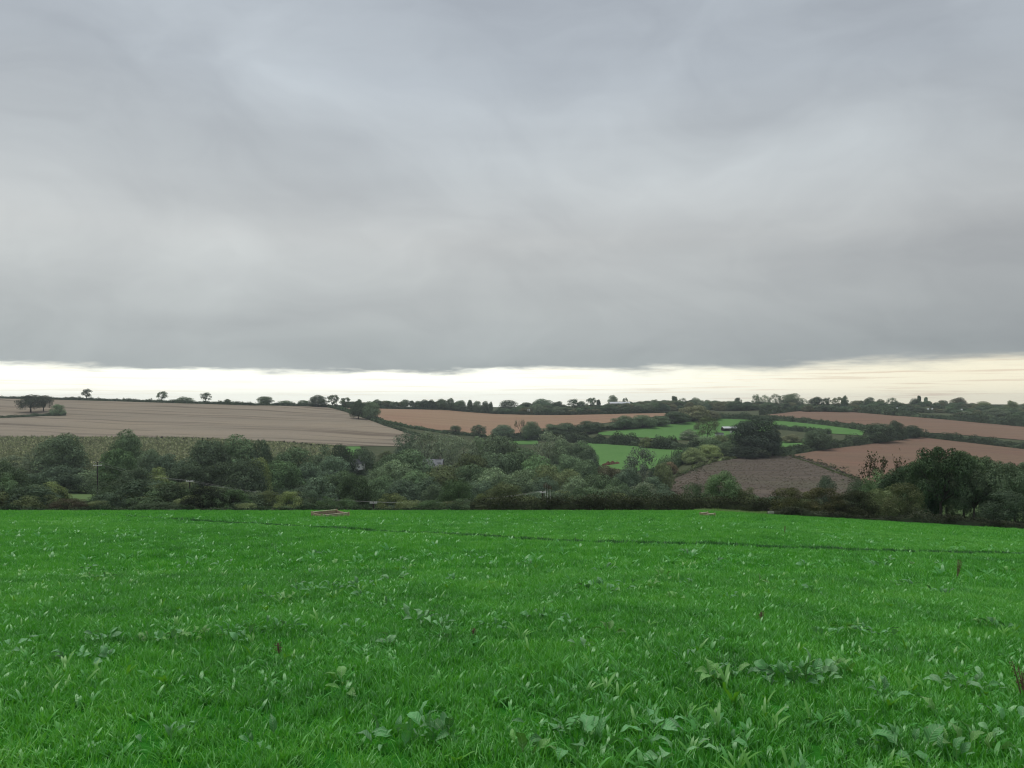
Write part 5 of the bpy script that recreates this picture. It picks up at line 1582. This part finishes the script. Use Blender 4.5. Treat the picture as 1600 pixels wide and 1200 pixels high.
# pale uncut strip at the far rim before the thick hedge
M_PALEG = grass_mat('pale_grass', [(0.13, 0.24, 0.075), (0.18, 0.31, 0.10), (0.23, 0.36, 0.13), (0.30, 0.42, 0.18)])
pxs = gr.uniform(1088, 1199, 900); dd = gr.uniform(119, 124, 900)*(1-np.clip((pxs-1088)/111, 0, 1)*0.09)
v5 = [source('shape', blades('tuft', 170+i, 60, 0.5, 0.42, 0.03, M_PALEG, 0.5)) for i in range(3)]
sow('margin_grass', np.c_[(pxs-800)/F*dd, dd], v5, 1.0, 'pale uncut grass at the rim of the green field before the thick hedge')
# broad weed leaves among the grass
M_SPEAR = grass_mat('spear_leaf', [(0.08, 0.30, 0.03), (0.12, 0.37, 0.04), (0.16, 0.43, 0.055), (0.22, 0.47, 0.09)], 0.06)
def rosette(name, seed, n, L, wid, up, mat=None):
    rng = np.random.default_rng(seed); V, Fc = [], []
    for i in range(n):
        a = rng.uniform(0, 6.28); l = L*rng.uniform(0.6, 1.2); e = rng.uniform(*up)
        c, s_ = math.cos(a), math.sin(a); o = len(V)
        ww = wid*rng.uniform(0.7, 1.3)
        for u, k in ((0, .12), (.25, .75), (.5, 1.0), (.8, .75), (1, .04)):
            r = l*u*math.cos(e*(1-0.5*u)); z = l*u*math.sin(e*(1-0.4*u))
            for sd in (-1, 1):
                V.append((c*r-s_*sd*ww*k*.5, s_*r+c*sd*ww*k*.5, z+0.12*ww*k))
        for j in range(4): Fc.append((o+2*j, o+2*j+1, o+2*j+3, o+2*j+2))
    me = mesh_np(name, V, Fc, True); me.materials.append(mat or M_WEED)
    return me
w1 = [source('shape', rosette('rosette', 200, 6, 0.13, 0.020, (0.9, 1.4))), source('shape', rosette('rosette', 201, 5, 0.11, 0.032, (0.3, 0.9))),
      source('shape', rosette('rosette', 202, 4, 0.16, 0.020, (1.1, 1.5), M_SPEAR)), source('shape', rosette('rosette', 203, 4, 0.09, 0.045, (0.2, 0.7))),
      source('shape', rosette('rosette', 204, 3, 0.15, 0.024, (1.1, 1.5), M_SPEAR)), source('shape', rosette('rosette', 205, 2, 0.12, 0.028, (0.5, 1.4), M_SPEAR))]
q = wedge(3.5, 16, 14); q = q[vnoise(q, 1.1, 9)+gr.normal(size=len(q))*0.4 > 0.05]
sow('weed_leaves', q, w1, 1.0, 'pale broad weed leaves dotted through the near grass')
w2 = [source('shape', rosette('rosette', 210+i, 9, 0.20, 0.05, (0.4, 1.2))) for i in range(3)]
q = wedge(16, 60, 1.5); q = q[vnoise(q, 0.45, 12)+gr.normal(size=len(q))*0.4 > 0.25]
sow('weed_leaves', q, w2, 1.0, 'pale weed leaves flecking the middle of the field')

# coarse grass and young leaves that give the sward its broken texture
M_COARSE = grass_mat('coarse_grass', [(0.030, 0.20, 0.026), (0.070, 0.36, 0.040), (0.13, 0.47, 0.065), (0.24, 0.56, 0.13)], 0.08)
w3 = [source('shape', rosette('rosette', 230+i, 5, 0.105, 0.016+0.004*(i % 3), (0.35, 1.35), M_COARSE)) for i in range(5)]
q = wedge(3.4, 16, 34); q = q[vnoise(q, 1.7, 19)+gr.normal(size=len(q))*0.5 > -0.1]
sow('coarse_grass', q, w3, 1.0, 'coarse green leaves through the near grass')
w4 = [source('shape', rosette('rosette', 240+i, 7, 0.14, 0.034, (0.35, 1.3), M_COARSE)) for i in range(4)]
q = wedge(16, 50, 7); q = q[vnoise(q, 0.8, 22)+gr.normal(size=len(q))*0.5 > 0.0]
sow('coarse_grass', keep_track(q), w4, 1.0, 'coarse green leaves through the middle of the field')

# ------------------------------------------------------------------ haze between here and the far hills
hb = bpy.data.meshes.new('haze')
hv, hf = box(0, 1520, -14, 6400, 3180, 70)
hb.from_pydata(hv, [], hf); hb.update()
hm = bpy.data.materials.new('haze'); hm.use_nodes = True
hm.node_tree.nodes.clear()
HN = NT(hm.node_tree)
pv = HN.n('ShaderNodeVolumePrincipled')
pv.inputs['Color'].default_value = (0.80, 0.86, 0.92, 1)
pv.inputs['Density'].default_value = 0.00013
pv.inputs['Anisotropy'].default_value = 0.2
ho = HN.n('ShaderNodeOutputMaterial')
hm.node_tree.links.new(pv.outputs[0], ho.inputs['Volume'])
hb.materials.append(hm)
tag(link('haze', hb), 'thin pale haze over the valley', kind='stuff')
